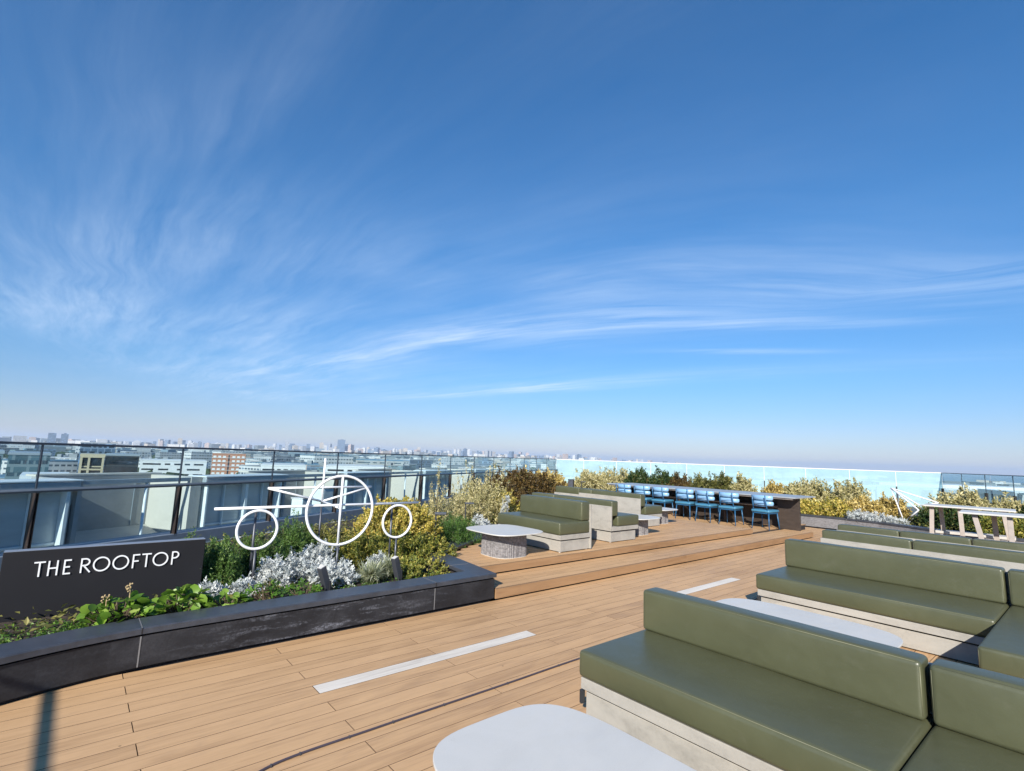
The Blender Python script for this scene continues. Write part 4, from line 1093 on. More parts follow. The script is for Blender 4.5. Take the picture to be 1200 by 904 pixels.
def plant(name, label, cat, loc, rx, ry, h, mat, n_shoot=60, per=26, leaf=0.045, width=0.5, T=T_LEAF, up=0.35, rough=0.22, group=None,
          shoot_len=0.4, base_w=0.35, spread=0.6, stems=True, low=0.05, seed=None):
    """a dome of leafy shoots: foliage and stems"""
    global rng
    if seed is not None: rng = np.random.default_rng(seed)
    o = empty(name, loc, rng.uniform(0, 6), label, cat, group)
    # shoot tips over an uneven dome
    ph = rng.uniform(0, 2 * PI, n_shoot)
    ct = rng.uniform(low, 1.0, n_shoot) ** 0.8
    st_ = np.sqrt(np.maximum(0, 1 - ct ** 2))
    lump = 1 + 0.16 * np.sin(3 * ph + rng.uniform(0, 6)) * st_ + 0.10 * np.sin(5 * ph + 4 * ct) + rng.normal(scale=rough * 0.5, size=n_shoot)
    lump *= np.where(rng.random(n_shoot) < 0.06, 1.12, 1.0)
    tip = np.stack([np.cos(ph) * st_ * rx, np.sin(ph) * st_ * ry, ct * h], 1) * lump[:, None]
    tip *= np.where(rng.random(n_shoot) < 0.35, rng.uniform(0.55, 0.9, n_shoot), 1.0)[:, None]
    tip[:, 2] = np.maximum(tip[:, 2], 0.02)
    base = tip * np.array([base_w, base_w, 0.0]) + np.array([0, 0, 0.0])
    d = tip - base
    ln = np.linalg.norm(d, axis=1)
    dn = d / ln[:, None]
    dn2 = dn * (1 - up) + np.array([0, 0, up]); dn2 /= np.linalg.norm(dn2, axis=1)[:, None]
    sl = np.minimum(ln * 0.95, shoot_len * rng.uniform(0.6, 1.2, n_shoot))
    t = rng.random((n_shoot, per))
    pos = tip[:, None, :] - dn2[:, None, :] * (sl[:, None] * t)[:, :, None]
    pos += rng.normal(scale=leaf * 0.25, size=pos.shape)
    dirs = dn2[:, None, :] * rng.uniform(0.3, 1.0, (n_shoot, per, 1)) + rng.normal(scale=spread, size=pos.shape)
    pos = pos.reshape(-1, 3); dirs = dirs.reshape(-1, 3)
    ok = pos[:, 2] > 0.0
    pos, dirs = pos[ok], dirs[ok]
    shade = np.repeat(rng.uniform(-0.18, 0.18, n_shoot), per)[ok]
    sz = leaf * rng.uniform(0.6, 1.3, len(pos))
    V, F, k = instance(T, pos, frames(dirs, 0.7), sz, width)
    rnd = np.clip(np.repeat(rng.beta(2, 2, len(pos)) + shade, k), 0, 1)
    link('foliage', quad_mesh('foliage', V, F, rnd), mat, o)
    if stems:
        bm = bmesh.new()
        idx = rng.choice(n_shoot, min(n_shoot, 40), replace=False)
        for i in idx:
            b0 = Vector(base[i] * 0.35); t0 = Vector(tip[i] - dn2[i] * sl[i] * 0.2)
            mid = (b0 + t0) / 2 + Vector((0, 0, -0.04 * h))
            tube(bm, [b0, mid, t0], 0.006 * max(0.6, h), 4, r_end=0.002)
        fin('stems', bm, M['twig'], o)
    return o

def blades(name, label, cat, loc, rad, h, mat, n=260, w=0.010, group=None, seed=None, arch=0.5):
    global rng
    if seed is not None: rng = np.random.default_rng(seed)
    o = empty(name, loc, 0, label, cat, group)
    V = []; F = []; R = []
    for i in range(n):
        a = rng.uniform(0, 2 * PI); b = rng.uniform(0, 0.3) * rad
        L_ = h * rng.uniform(0.6, 1.15); lean = rng.uniform(0.1, 1.0) * arch
        d = np.array([math.cos(a), math.sin(a), 0]); p = np.array([math.cos(a * 1.7) * b, math.sin(a * 1.7) * b, 0])
        s_ = np.array([-d[1], d[0], 0]) * w * 0.5 * rng.uniform(.7, 1.3)
        seg = 4; rv = rng.random(); k0 = len(V); ti = 0.12 + lean * .5
        for j in range(seg + 1):
            q = p; ww = s_ * (1 - (j / seg) ** 2 * 0.85)
            V += [q - ww, q + ww]
            p = p + (d * math.sin(ti) + np.array([0, 0, math.cos(ti)])) * L_ / seg; ti += lean * 0.55
            if j < seg: F.append((k0 + 2 * j, k0 + 2 * j + 1, k0 + 2 * j + 3, k0 + 2 * j + 2)); R.append(rv)
    link('blades', quad_mesh('blades', V, F, R), mat, o)
    return o

def broadleaf(label, loc, rad, h, mat, n, leaf, T=T_ROUND, stalks=(), name='leopard_plant', seed=None, group=None, cat='plant'):
    global rng
    if seed is not None: rng = np.random.default_rng(seed)
    o = empty(name, loc, 0, label, cat, group)
    ph = rng.uniform(0, 2 * PI, n); rr = rad * np.sqrt(rng.random(n))
    z = h * (1 - 0.5 * (rr / rad) ** 2) * rng.uniform(0.55, 1.05, n)
    pos = np.stack([np.cos(ph) * rr, np.sin(ph) * rr * 0.75, z], 1)
    d = np.stack([np.cos(ph) * 0.9, np.sin(ph) * 0.9, np.full(n, 0.05)], 1) + rng.normal(scale=0.50, size=(n, 3))
    sz = leaf * rng.uniform(0.7, 1.2, n)
    V, F, k = instance(T, pos, frames(d, 0.55), sz, 1.12 * np.ones(n))
    link('leaves', quad_mesh('leaves', V, F, np.repeat(rng.beta(2.2, 2, n), k), smooth=True), mat, o)
    bm = bmesh.new()
    for p in pos: tube(bm, [(p[0] * .25, p[1] * .25, 0), (p[0] * .75, p[1] * .75, p[2] * .6), tuple(p)], 0.0035, 4)
    fin('leaf_stalks', bm, M['twig'], o)
    for (x, y, hh) in stalks:
        bm = bmesh.new(); tube(bm, [(x, y, 0.02), (x + .01, y, hh * .6), (x + .004, y, hh)], 0.004, 5)
        for q in range(16):
            c = Vector((x + random.uniform(-.028, .028), y + random.uniform(-.02, .02), hh - .01 + random.uniform(-.035, .022)))
            bmesh.ops.create_icosphere(bm, subdivisions=1, radius=random.uniform(.005, .009), matrix=Matrix.Translation(c))
        fin('flower_stalk', bm, M['dry'], o)
    return o

Zs = 0.215
broadleaf('clump of shiny round leaves with two dried flower stalks before the sign', (0.42, 5.22, Zs), 0.25, 0.20, M['l_farf'], 110, 0.082, stalks=[(-0.11, 0.03, 0.235), (0.035, 0.02, 0.30)], seed=11, group='round-leaved plants along the wall')
broadleaf('clump of shiny round leaves below the right half of the sign', (0.83, 5.25, Zs), 0.24, 0.20, M['l_farf'], 105, 0.082, seed=12, group='round-leaved plants along the wall')
broadleaf('small yellowing round-leaved clump just right of the sign', (1.17, 5.17, Zs), 0.16, 0.16, M['l_farf'], 44, 0.07, seed=13, group='round-leaved plants along the wall')
broadleaf('lobed green plant on bare stems below the left ring of the sculpture', (1.52, 5.28, Zs), 0.15, 0.19, M['l_lobed'], 60, 0.07, T=T_LOBE, seed=14, name='geranium')
broadleaf('lobed green plant left of the left spotlight', (1.84, 5.22, Zs), 0.15, 0.15, M['l_lobed'], 60, 0.065, T=T_LOBE, seed=15, name='geranium')
for i, (x, y, s_) in enumerate(((-0.20, 5.02, 0.9), (0.02, 5.08, 0.8), (0.17, 5.12, 1.0))):
    plant('fern', ['feathery low fern at the far left behind the planter edge', 'feathery low fern between the left edge and the round leaves', 'feathery fern tuft touching the round-leaved clump'][i],
          'fern', (x, y, Zs), 0.12 * s_, 0.12, 0.12 * s_, M['l_lobed'], 22, 26, 0.026, 0.35, shoot_len=0.14, spread=0.9, seed=20 + i, group='ferns behind the planter edge', stems=False)
# rosemary
for i, (x, y, rx, h) in enumerate(((1.25, 6.05, 0.30, 0.46), (1.72, 6.45, 0.36, 0.44), (2.22, 6.75, 0.34, 0.56), (0.98, 6.5, 0.3, 0.42))):
    plant('rosemary', ['dark upright rosemary bush directly right of the sign', 'green rosemary bush behind the left ring of the sculpture', 'tall bright green rosemary bush between the left and middle rings',
                       'rosemary bush partly hidden behind the right end of the sign'][i], 'shrub', (x, y, Zs), rx, rx * 0.8, h, M['l_rose'], 210, 90, 0.036, 0.24, up=0.8, rough=0.2, shoot_len=0.30, spread=0.55, base_w=0.6, seed=30 + i, group='rosemary bushes behind the sign')
# silver
for i, (x, y, rx, h) in enumerate(((1.10, 5.60, 0.13, 0.12), (1.80, 5.92, 0.26, 0.24), (2.10, 6.02, 0.26, 0.27), (2.36, 6.30, 0.26, 0.30), (2.30, 5.62, 0.24, 0.24), (1.42, 5.62, 0.14, 0.14), (2.85, 5.72, 0.10, 0.22))):
    plant('dusty_miller', ['bluish silver plant in the shade at the foot of the sign', 'silver-white plant right of the left stems of the sculpture', 'silver-white plant in the middle of the pale clump',
                           'silver-white plant at the foot of the rear stem of the sculpture', 'silver-white plant right of the middle stem of the sculpture', 'tiny silver plant behind the lobed green one', 'silver tuft at the top of the right spotlight'][i],
          'plant', (x, y, Zs), rx, rx * 0.9, h, M['l_silver'], 60, 22, 0.062, 0.75, T=T_LOBE, up=0.4, shoot_len=0.14, spread=0.7, seed=40 + i, group='silver-leaved plants around the sculpture', stems=False)
# golden shrubs behind the right ring
plant('golden_shrub', 'large rounded golden-yellow shrub behind the right ring of the sculpture', 'shrub', (4.05, 7.40, Zs), 0.90, 0.60, 0.66, M['l_yellow'], 720, 40, 0.040, 0.62, shoot_len=0.15, rough=0.10, seed=50, group='golden shrubs in the left bed')
plant('golden_shrub', 'lower golden shrub in front of the large one, over the variegated grass', 'shrub', (3.62, 6.45, Zs), 0.64, 0.42, 0.33, M['l_ygreen'], 460, 36, 0.034, 0.55, shoot_len=0.13, rough=0.12, seed=51, group='golden shrubs in the left bed')
plant('golden_shrub', 'small yellow shrub left of the nearest platform sofa', 'shrub', (7.6, 9.35, Zs), 0.62, 0.45, 0.60, M['l_yellow'], 380, 32, 0.055, 0.5, shoot_len=0.25, seed=52, group='golden shrubs in the left bed')
plant('olive_ground_shrub', 'low olive-green shrub behind the silver plants and right of the middle stem', 'shrub', (2.95, 6.55, Zs), 0.62, 0.45, 0.32, M['l_ygreen'], 420, 34, 0.034, 0.42, shoot_len=0.18, seed=53)
plant('olive_ground_shrub', 'olive-green shrub filling the bed behind the middle ring', 'shrub', (2.75, 7.25, Zs), 0.65, 0.45, 0.34, M['l_olive'], 420, 34, 0.036, 0.42, shoot_len=0.2, seed=55)
plant('olive_ground_shrub', 'low variegated shrub at the inner corner of the planter', 'shrub', (3.30, 5.62, Zs), 0.42, 0.33, 0.15, M['l_ygreen'], 170, 26, 0.038, 0.6, shoot_len=0.12, low=0.0, seed=54)
for i, (x, y, rr, h) in enumerate(((2.64, 5.42, 0.30, 0.25), (2.88, 5.55, 0.26, 0.25), (4.15, 6.75, 0.16, 0.30))):
    blades('variegated_grass', ['pale variegated grass tuft between the two spotlights', 'pale variegated grass tuft touching the right spotlight', 'pale grass tuft at the foot of the thin garden light'][i], 'grass', (x, y, Zs), rr, h, M['l_var'], 420, 0.012, 'variegated grass tufts', 60 + i, 0.9)
plant('spiky_green_shrub', 'spiky bright green shrub between the thin garden light and the grey platform table', 'shrub', (4.72, 6.92, Zs), 0.42, 0.36, 0.46, M['l_green'], 150, 60, 0.055, 0.12, up=0.8, shoot_len=0.34, spread=0.35, base_w=0.6, seed=63)
plant('spiky_green_shrub', 'green shrub filling in behind the platform table corner', 'shrub', (5.25, 7.55, Zs), 0.35, 0.3, 0.40, M['l_green'], 110, 50, 0.050, 0.14, up=0.7, shoot_len=0.3, spread=0.4, base_w=0.6, seed=64)
plant('dusty_miller', 'white-leaved plant peeping over the far edge of the platform table', 'plant', (5.75, 7.6, Zs), 0.26, 0.2, 0.30, M['l_silver'], 60, 22, 0.06, 0.75, T=T_LOBE, shoot_len=0.14, seed=65, group='silver-leaved plants around the sculpture', stems=False)
plant('dusty_miller', 'small white-leaved tuft beside the left end of the nearest platform sofa', 'plant', (7.2, 8.62, Zs), 0.10, 0.10, 0.56, M['l_silver'], 26, 16, 0.06, 0.75, T=T_LOBE, shoot_len=0.14, seed=66, group='silver-leaved plants around the sculpture', stems=False)
plant('cream_shrub', 'tall thin cream-leaved shrub behind the thin garden light', 'shrub', (5.35, 8.45, Zs), 0.24, 0.24, 0.86, M['l_cream'], 110, 26, 0.048, 0.4, up=0.6, shoot_len=0.35, rough=0.4, seed=70, group='cream shrubs in the left bed')
plant('cream_shrub', 'wide airy cream-leaved shrub behind the grey platform table', 'shrub', (7.05, 9.35, Zs), 0.72, 0.55, 0.92, M['l_cream'], 420, 30, 0.050, 0.42, up=0.5, shoot_len=0.35, rough=0.35, seed=71, group='cream shrubs in the left bed')
plant('cream_shrub', 'pale airy shrub left of the wide cream one', 'shrub', (6.1, 8.6, Zs), 0.40, 0.40, 0.62, M['l_cream'], 240, 28, 0.046, 0.42, up=0.5, shoot_len=0.3, rough=0.35, seed=72, group='cream shrubs in the left bed')
plant('bronze_shrub', 'large dark bronze shrub rising behind the platform sofas', 'shrub', (10.75, 12.0, Zs), 1.30, 1.0, 0.92, M['l_brown'], 700, 34, 0.085, 0.5, shoot_len=0.34, rough=0.2, seed=73)
plant('bronze_shrub', 'smaller bronze shrub to the left of the large one', 'shrub', (9.1, 11.1, Zs), 0.8, 0.6, 0.64, M['l_brown'], 360, 30, 0.075, 0.5, shoot_len=0.3, rough=0.2, seed=74)
plant('amber_shrub', 'amber shrub filling the gap between the bronze shrub and the grey bollard', 'shrub', (13.75, 13.95, Zs), 0.75, 0.7, 0.84, M['l_orange'], 460, 30, 0.085, 0.5, shoot_len=0.34, rough=0.22, seed=75)
plant('amber_shrub', 'amber shrub touching the right side of the large bronze one', 'shrub', (12.4, 13.3, Zs), 0.6, 0.6, 0.84, M['l_orange'], 360, 30, 0.09, 0.45, shoot_len=0.4, rough=0.3, seed=76)
# right bed, from the far left of the counter to the right edge
rows = [('cream_shrub', 'l_cream', 17.4, 14.9, 0.95, 0.98, 'cream shrub behind the left end of the counter, next to the bollard'),
        ('cream_shrub', 'l_cream', 17.4, 13.5, 0.85, 1.00, 'cream shrub above the farthest blue chair'),
        ('evergreen_shrub', 'l_dark', 17.2, 12.4, 0.62, 1.12, 'tall dark green shrub behind the left blue chairs'),
        ('evergreen_shrub', 'l_dark', 17.3, 11.3, 0.70, 1.06, 'dark green shrub behind the middle of the counter'),
        ('bronze_shrub', 'l_brown', 17.2, 10.5, 0.45, 0.96, 'bronze shrub between dark green ones behind the counter'),
        ('olive_shrub', 'l_olive', 17.3, 9.75, 0.62, 0.98, 'olive shrub left of the tall green one behind the counter'),
        ('olive_shrub', 'l_olive', 17.2, 8.95, 0.60, 1.06, 'olive shrub behind the right-hand blue chairs'),
        ('amber_shrub', 'l_cream', 17.2, 8.15, 0.42, 1.05, 'tall pale amber shrub standing above the counter near its right end'),
        ('amber_shrub', 'l_orange', 17.3, 7.15, 0.38, 0.90, 'amber shrub behind the last blue chair on the right'),
        ('amber_shrub', 'l_cream', 17.4, 6.6, 0.40, 0.86, 'small pale amber shrub above the right end of the counter'),
        ('cream_shrub', 'l_cream', 17.9, 6.3, 0.75, 1.02, 'cream shrub right of the counter, left one of the pair'),
        ('cream_shrub', 'l_cream', 18.0, 5.3, 0.70, 0.98, 'cream shrub right of the counter, right one of the pair'),
        ('golden_shrub', 'l_yellow', 16.55, 6.0, 0.58, 0.48, 'golden shrub spilling over the grey wall beside the counter'),
        ('golden_shrub', 'l_yellow', 16.6, 5.25, 0.52, 0.50, 'golden shrub in the middle of the grey planter wall'),
        ('amber_shrub', 'l_orange', 17.1, 4.65, 0.55, 0.58, 'amber shrub behind the silver mounds'),
        ('amber_shrub', 'l_orange', 18.3, 4.35, 0.45, 0.60, 'amber shrub at the foot of the paper-plane sculpture'),
        ('evergreen_shrub', 'l_dark', 16.9, 2.9, 0.62, 0.52, 'dark clipped shrub under the paper-plane sculpture, left half'),
        ('evergreen_shrub', 'l_dark', 16.8, 2.1, 0.65, 0.50, 'dark clipped shrub behind the farther tall table'),
        ('cream_shrub', 'l_cream', 18.6, 2.7, 0.85, 0.92, 'cream shrub rising behind the farther tall table'),
        ('cream_shrub', 'l_cream', 18.2, 1.8, 0.60, 0.82, 'cream shrub above the nearer tall table'),
        ('evergreen_shrub', 'l_dark', 16.8, 1.25, 0.60, 0.62, 'dark shrub behind the legs of the nearer tall table'),
        ('evergreen_shrub', 'l_dark', 17.4, 0.6, 0.70, 0.95, 'dark green shrub at the right edge of the view'),
        ('olive_shrub', 'l_ygreen', 16.2, 1.7, 0.50, 0.45, 'yellow-green low shrub between the table legs')]
for i, (nm, mt, x, y, rr, h, lab) in enumerate(rows):
    plant(nm, lab, 'shrub', (x, y, 0.26), rr, rr * 0.85, h * 0.84, M[mt], int(260 + 300 * rr), 30, 0.080, 0.5, shoot_len=0.28, rough=0.26, up=0.4, seed=100 + i, group='shrubs in the far bed')
for i, (x, y) in enumerate(((16.15, 4.55), (16.15, 4.1), (16.45, 3.75))):
    plant('dusty_miller', ['silver mound spilling over the far planter edge, left one', 'silver mound spilling over the far planter edge, middle one', 'silver mound at the foot of the paper-plane sculpture'][i], 'plant', (x, y, 0.26), (0.40, 0.40, 0.26)[i], (0.3, 0.3, 0.2)[i], (0.26, 0.24, 0.12)[i], M['l_silver'], 90, 22, 0.07, 0.7, T=T_LOBE, shoot_len=0.15, seed=140 + i, group='silver mounds in the far bed', stems=False)

# ground cover
def cover(name, pts_fn, n, mat, leaf, zr, seed):
    global rng
    rng = np.random.default_rng(seed)
    P = []
    while len(P) < n:
        p = pts_fn()
        if p is not None: P.append((p[0], p[1], p[2] + abs(rng.normal(scale=zr))))
    P = np.array(P); d = rng.normal(size=(n, 3)); d[:, 2] = np.abs(d[:, 2]) * 0.5
    V, F, k = instance(T_LEAF, P, frames(d, 0.6), leaf * rng.uniform(0.6, 1.3, n), 0.55)
    o = link(name, quad_mesh(name, V, F, np.repeat(rng.beta(2, 2, n), k)), mat)
    tag(o, kind='stuff'); return o
def bedA():
    s_ = rng.uniform(-3.5, 34); n_ = rng.uniform(3.6, 6.95)
    p = sn(s_, n_)
    x, y = p.x, p.y
    if x < 3.4 and y < 5.1: return None
    if x >= 3.4 and y < edge_y(max(x, 4.03)) + 0.25: return None
    if x < 4.2 and y < 5.12: return None
    if abs(x - 0.35) < 0.75 and abs(y - 5.85) < 0.1: return None
    return (x, y, Zs)
o = cover('ground_cover', bedA, 34000, M['l_olive'], 0.05, 0.05, 5); tag(o, 'mixed low leafy ground cover in the left bed', 'ground cover')
def bedF():
    x = rng.uniform(-0.3, 3.5); y = rng.uniform(5.08, 5.6); return (x, y, Zs)
o = cover('ground_cover', bedF, 2500, M['l_lobed'], 0.026, 0.02, 6); tag(o, 'tiny green leaves covering the soil just behind the black coping', 'ground cover')
def bedR():
    x = rng.uniform(16.05, 19.4); y = rng.uniform(-2, 14.3); return (x, y, 0.26)
o = cover('ground_cover', bedR, 9000, M['l_olive'], 0.08, 0.07, 7); tag(o, 'mixed low leafy ground cover in the far right bed', 'ground cover')

# ------------------------------------------------------------------ the city
GZ = -27.0
def make_ground():
    m = bpy.data.materials.new('city_ground'); nt = NT(m)
    tc = nt.n('ShaderNodeTexCoord').outputs['Object']
    a = noise(nt, tc, 0.006, 8, 0.65); b = nt.n('ShaderNodeTexVoronoi', {'Vector': tc, 'Scale': 0.012}, feature='F1').outputs['Color']
    bb = nt.n('ShaderNodeSeparateColor', {0: b}).outputs[0]
    c = nt.ramp(nt.math('ADD', nt.math('MULTIPLY', a, 0.6), nt.math('MULTIPLY', bb, 0.4)),
                [(0.25, (0.03, 0.055, 0.022)), (0.42, (0.07, 0.085, 0.06)), (0.5, (0.16, 0.16, 0.155)), (0.7, (0.30, 0.30, 0.29))])
    nt.out(nt.n('ShaderNodeBsdfPrincipled', {'Base Color': c, 'Roughness': 0.9}).outputs[0])
    return m
bm = bmesh.new()
box(bm, -20000, 20000, -20000, 20000, GZ - 1, GZ)
tag(fin('city_ground', bm, make_ground()), kind='structure')
# bay on the right
def make_water():
    m = bpy.data.materials.new('bay_water'); nt = NT(m)
    tc = nt.n('ShaderNodeTexCoord').outputs['Object']
    b = noise(nt, tc, 0.05, 6, 0.6)
    bp = nt.n('ShaderNodeBump', {'Height': b, 'Strength': 0.4, 'Distance': 2.0}).outputs[0]
    nt.out(nt.n('ShaderNodeBsdfPrincipled', {'Base Color': (0.05, 0.09, 0.13, 1), 'Roughness': 0.25, 'Normal': bp}).outputs[0])
    return m
bm = bmesh.new()
prism(bm, [(2200, -9000), (2600, -1500), (2200, 300), (2500, 900), (4200, 1900), (9000, 3300), (19500, 6000), (19500, -9000)], GZ + 0.004, GZ + 0.15)
tag(fin('bay_water', bm, make_water()), kind='structure')

FAC = {
 'white': make_facade('facade_white', (0.60, 0.61, 0.60), wx=0.7, wz=0.35),
 'grey': make_facade('facade_grey', (0.36, 0.38, 0.40), wx=0.6, wz=0.45),
 'beige': make_facade('facade_beige', (0.50, 0.45, 0.37), wx=0.5, wz=0.45),
 'pink': make_facade('facade_pink', (0.46, 0.36, 0.31), wx=0.45, wz=0.45),
 'blue': make_facade('facade_blue', (0.16, 0.22, 0.30), (0.05, 0.08, 0.12), wx=0.85, wz=0.7),
 'teal': make_facade('facade_teal', (0.15, 0.22, 0.25), (0.05, 0.09, 0.11), wx=0.8, wz=0.5),
 'brown': make_facade('facade_brown', (0.26, 0.17, 0.12), wx=0.45, wz=0.45),
}
M['roof_w'] = mat_simple('roof_white', (0.55, 0.56, 0.56), 0.7, vscale=0.1)
M['roof_g'] = mat_simple('roof_grey', (0.25, 0.27, 0.28), 0.8, vscale=0.1)
M['roof_b'] = mat_simple('roof_blue', (0.12, 0.22, 0.30), 0.6, vscale=0.1)
def polar(az, d): a = math.radians(az); return d * math.cos(a), d * math.sin(a)

# distinct nearer buildings, az in degrees counter-clockwise from +x
def office(name, label, az0, az1, dist, top, depth, wall_mat, rowh=3.6, win='strip', glass=None, frame=None, extra=None):
    """a block whose front face spans az0..az1 (az0 > az1) at the given distance"""
    x0, y0 = polar(az0, dist); x1, y1 = polar(az1, dist)
    w = math.hypot(x1 - x0, y1 - y0); rz = math.atan2(y1 - y0, x1 - x0)
    o = empty(name, ((x0 + x1) / 2, (y0 + y1) / 2, GZ), rz, label, 'building')
    H = top - GZ
    bxo('wall', -w / 2, w / 2, 0.0, depth, 0, H, wall_mat, o)
    bxo('roof_parapet', -w / 2 - .15, w / 2 + .15, -0.15, depth + .15, H + 0.01, H + 0.7, frame or M['roof_w'], o)
    nrow = int(min(6, H / rowh))
    for k in range(nrow):
        zc = H - 2.0 - k * rowh
        if win == 'strip':
            segs = [(-w / 2 + w * a, -w / 2 + w * b) for a, b in ((0.04, 0.30), (0.36, 0.44), (0.50, 0.60), (0.66, 0.74), (0.80, 0.95))]
            if k % 2: segs = [(-w / 2 + w * a, -w / 2 + w * b) for a, b in ((0.03, 0.20), (0.27, 0.42), (0.55, 0.62), (0.70, 0.9))]
            for a, b in segs: bxo('window', a, b, -0.06, -0.005, zc - 0.6, zc + 0.5, glass, o)
        elif win == 'grid':
            nn = max(3, int(w / 3.3))
            for i in range(nn):
                a = -w / 2 + w * (i + 0.2) / nn; b = -w / 2 + w * (i + 0.82) / nn
                if abs((a + b) / 2) < w * 0.03: continue
                bxo('window', a, b, -0.06, -0.005, zc - 0.9, zc + 0.7, glass, o)
        elif win == 'curtain':
            bxo('window', -w / 2 + .3, w / 2 - .3, -0.06, -0.005, zc - 1.55, zc + 1.55, glass, o)
    if extra: extra(o, w, H, depth)
    return o
M['g_dark'] = mat_simple('dark_glass', (0.020, 0.030, 0.040), 0.12, 0.0, var=0.5, vscale=0.4)
M['g_blue'] = mat_simple('blue_glass', (0.05, 0.09, 0.12), 0.15, 0.0, var=0.5, vscale=0.4)
M['brick'] = mat_simple('brick_orange', (0.44, 0.21, 0.125), 0.8, var=0.12, vscale=0.5)
M['beigew'] = mat_simple('beige_wall', (0.50, 0.44, 0.30), 0.7, var=0.08)
M['darkw'] = mat_simple('dark_wall', (0.045, 0.055, 0.065), 0.5, var=0.2, vscale=0.3)
M['whitew'] = mat_simple('white_wall', (0.66, 0.68, 0.68), 0.7, var=0.06, vscale=0.3)
def frame_extra(o, w, H, depth):
    for x in (-w / 2 + 0.4, -w * 0.13, w * 0.13 if False else w / 2 - 0.4): bxo('pier', x - 0.35, x + 0.35, -0.5, -0.065, 0, H, M['beigew'], o)
    for k in range(4): bxo('floor_band', -w / 2, w / 2, -0.55, -0.51, H - 0.5 - k * 3.6 * 1.3, H + 0.1 - k * 3.6 * 1.3, M['beigew'], o)
def brick_extra(o, w, H, depth):
    bxo('recess', -w * 0.022, w * 0.022, -0.05, -0.004, 0, H - .5, M['g_dark'], o)
    for k in range(6): bxo('balcony_band', -w / 2, w / 2, -0.35, -0.065, H - 3.6 * (k + 1) + 0.45, H - 3.6 * (k + 1) + 0.75, M['whitew'], o)
office('office_building', 'beige framed office building beyond the left railing, just left of the dark glass one', 89.7, 88.05, 250, -3.6, 20, M['beigew'], win='curtain', glass=M['g_dark'], extra=frame_extra, frame=M['beigew'])
office('office_building', 'black glass office building between the beige building and the long white one', 88.0, 85.6, 250, -3.2, 22, M['darkw'], win='curtain', glass=M['g_dark'], frame=M['cap'])
office('warehouse', 'long white low building with dark slot windows, left of the orange brick block', 85.5, 80.3, 430, -9.6, 40, M['whitew'], win='strip', glass=M['g_dark'], frame=M['whitew'])
office('apartment_block', 'orange brick apartment block above the left wing of the sculpture', 79.9, 77.05, 520, -4.9, 18, M['brick'], rowh=3.6, win='grid', glass=M['whitew'], extra=brick_extra, frame=M['brick'])
office('office_building', 'teal office building at the far left edge behind the railing glass', 96.5, 94.4, 160, -1.6, 20, FAC['teal'], win='curtain', glass=M['g_blue'], frame=M['cap'])
office('office_building', 'teal-grey office building at far left, behind the first railing posts', 94.1, 91.6, 210, -2.8, 25, FAC['teal'], win='strip', glass=M['g_blue'], frame=M['cap'])
office('office_building', 'low glazed pavilion under the teal office, far left', 93.2, 90.2, 140, -6.0, 15, M['frame_pale'], win='strip', glass=M['g_blue'], frame=M['frame_pale'])
office('office_building', 'dark blue office block behind the beige building', 89.8, 87.4, 420, 1.0, 30, FAC['blue'], win='strip', glass=M['g_dark'], frame=M['cap'])
office('warehouse', 'low white building seen between the sculpture wing and the railing', 75.6, 71.4, 300, -7.5, 40, M['whitew'], win='strip', glass=M['g_dark'], frame=M['whitew'])
office('warehouse', 'wide white flat building behind the big ring of the sculpture', 69.5, 63.3, 330, -8.0, 50, M['whitew'], win='strip', glass=M['g_dark'], frame=M['whitew'])
office('warehouse', 'pale green-roofed hall behind the right side of the sculpture', 66.5, 61.5, 520, -6.5, 60, M['grey_render'], win='strip', glass=M['g_blue'], frame=M['roof_b'])

def city_block(name, x, y, w, d_, h, rz, fac, roof, label, group, detail):
    o = None
    bm = bmesh.new(); box(bm, -w / 2, w / 2, -d_ / 2, d_ / 2, 0, h)
    if detail == 0:
        if random.random() < 0.5: box(bm, -w * .2, w * .15, -d_ * .2, d_ * .25, h + .01, h + random.uniform(2, 6))
        o = fin(name, bm, fac); o.location = (x, y, GZ); o.rotation_euler = (0, 0, rz)
        tag(o, label, 'building', group)
    else:
        o = empty(name, (x, y, GZ), rz, label, 'building', group)
        fin('wall', bm, fac, o)
        bxo('roof', -w / 2 - .2, w / 2 + .2, -d_ / 2 - .2, d_ / 2 + .2, h + 0.01, h + 0.6, roof, o)
        for k in range(random.randint(1, 3)):
            a = random.uniform(-w * .35, w * .25); b = random.uniform(-d_ * .35, d_ * .2)
            bxo('roof_unit', a, a + random.uniform(2, 6), b, b + random.uniform(2, 5), h + 0.61, h + random.uniform(1.5, 3.5), M['roof_g'], o)
    return o
random.seed(21)
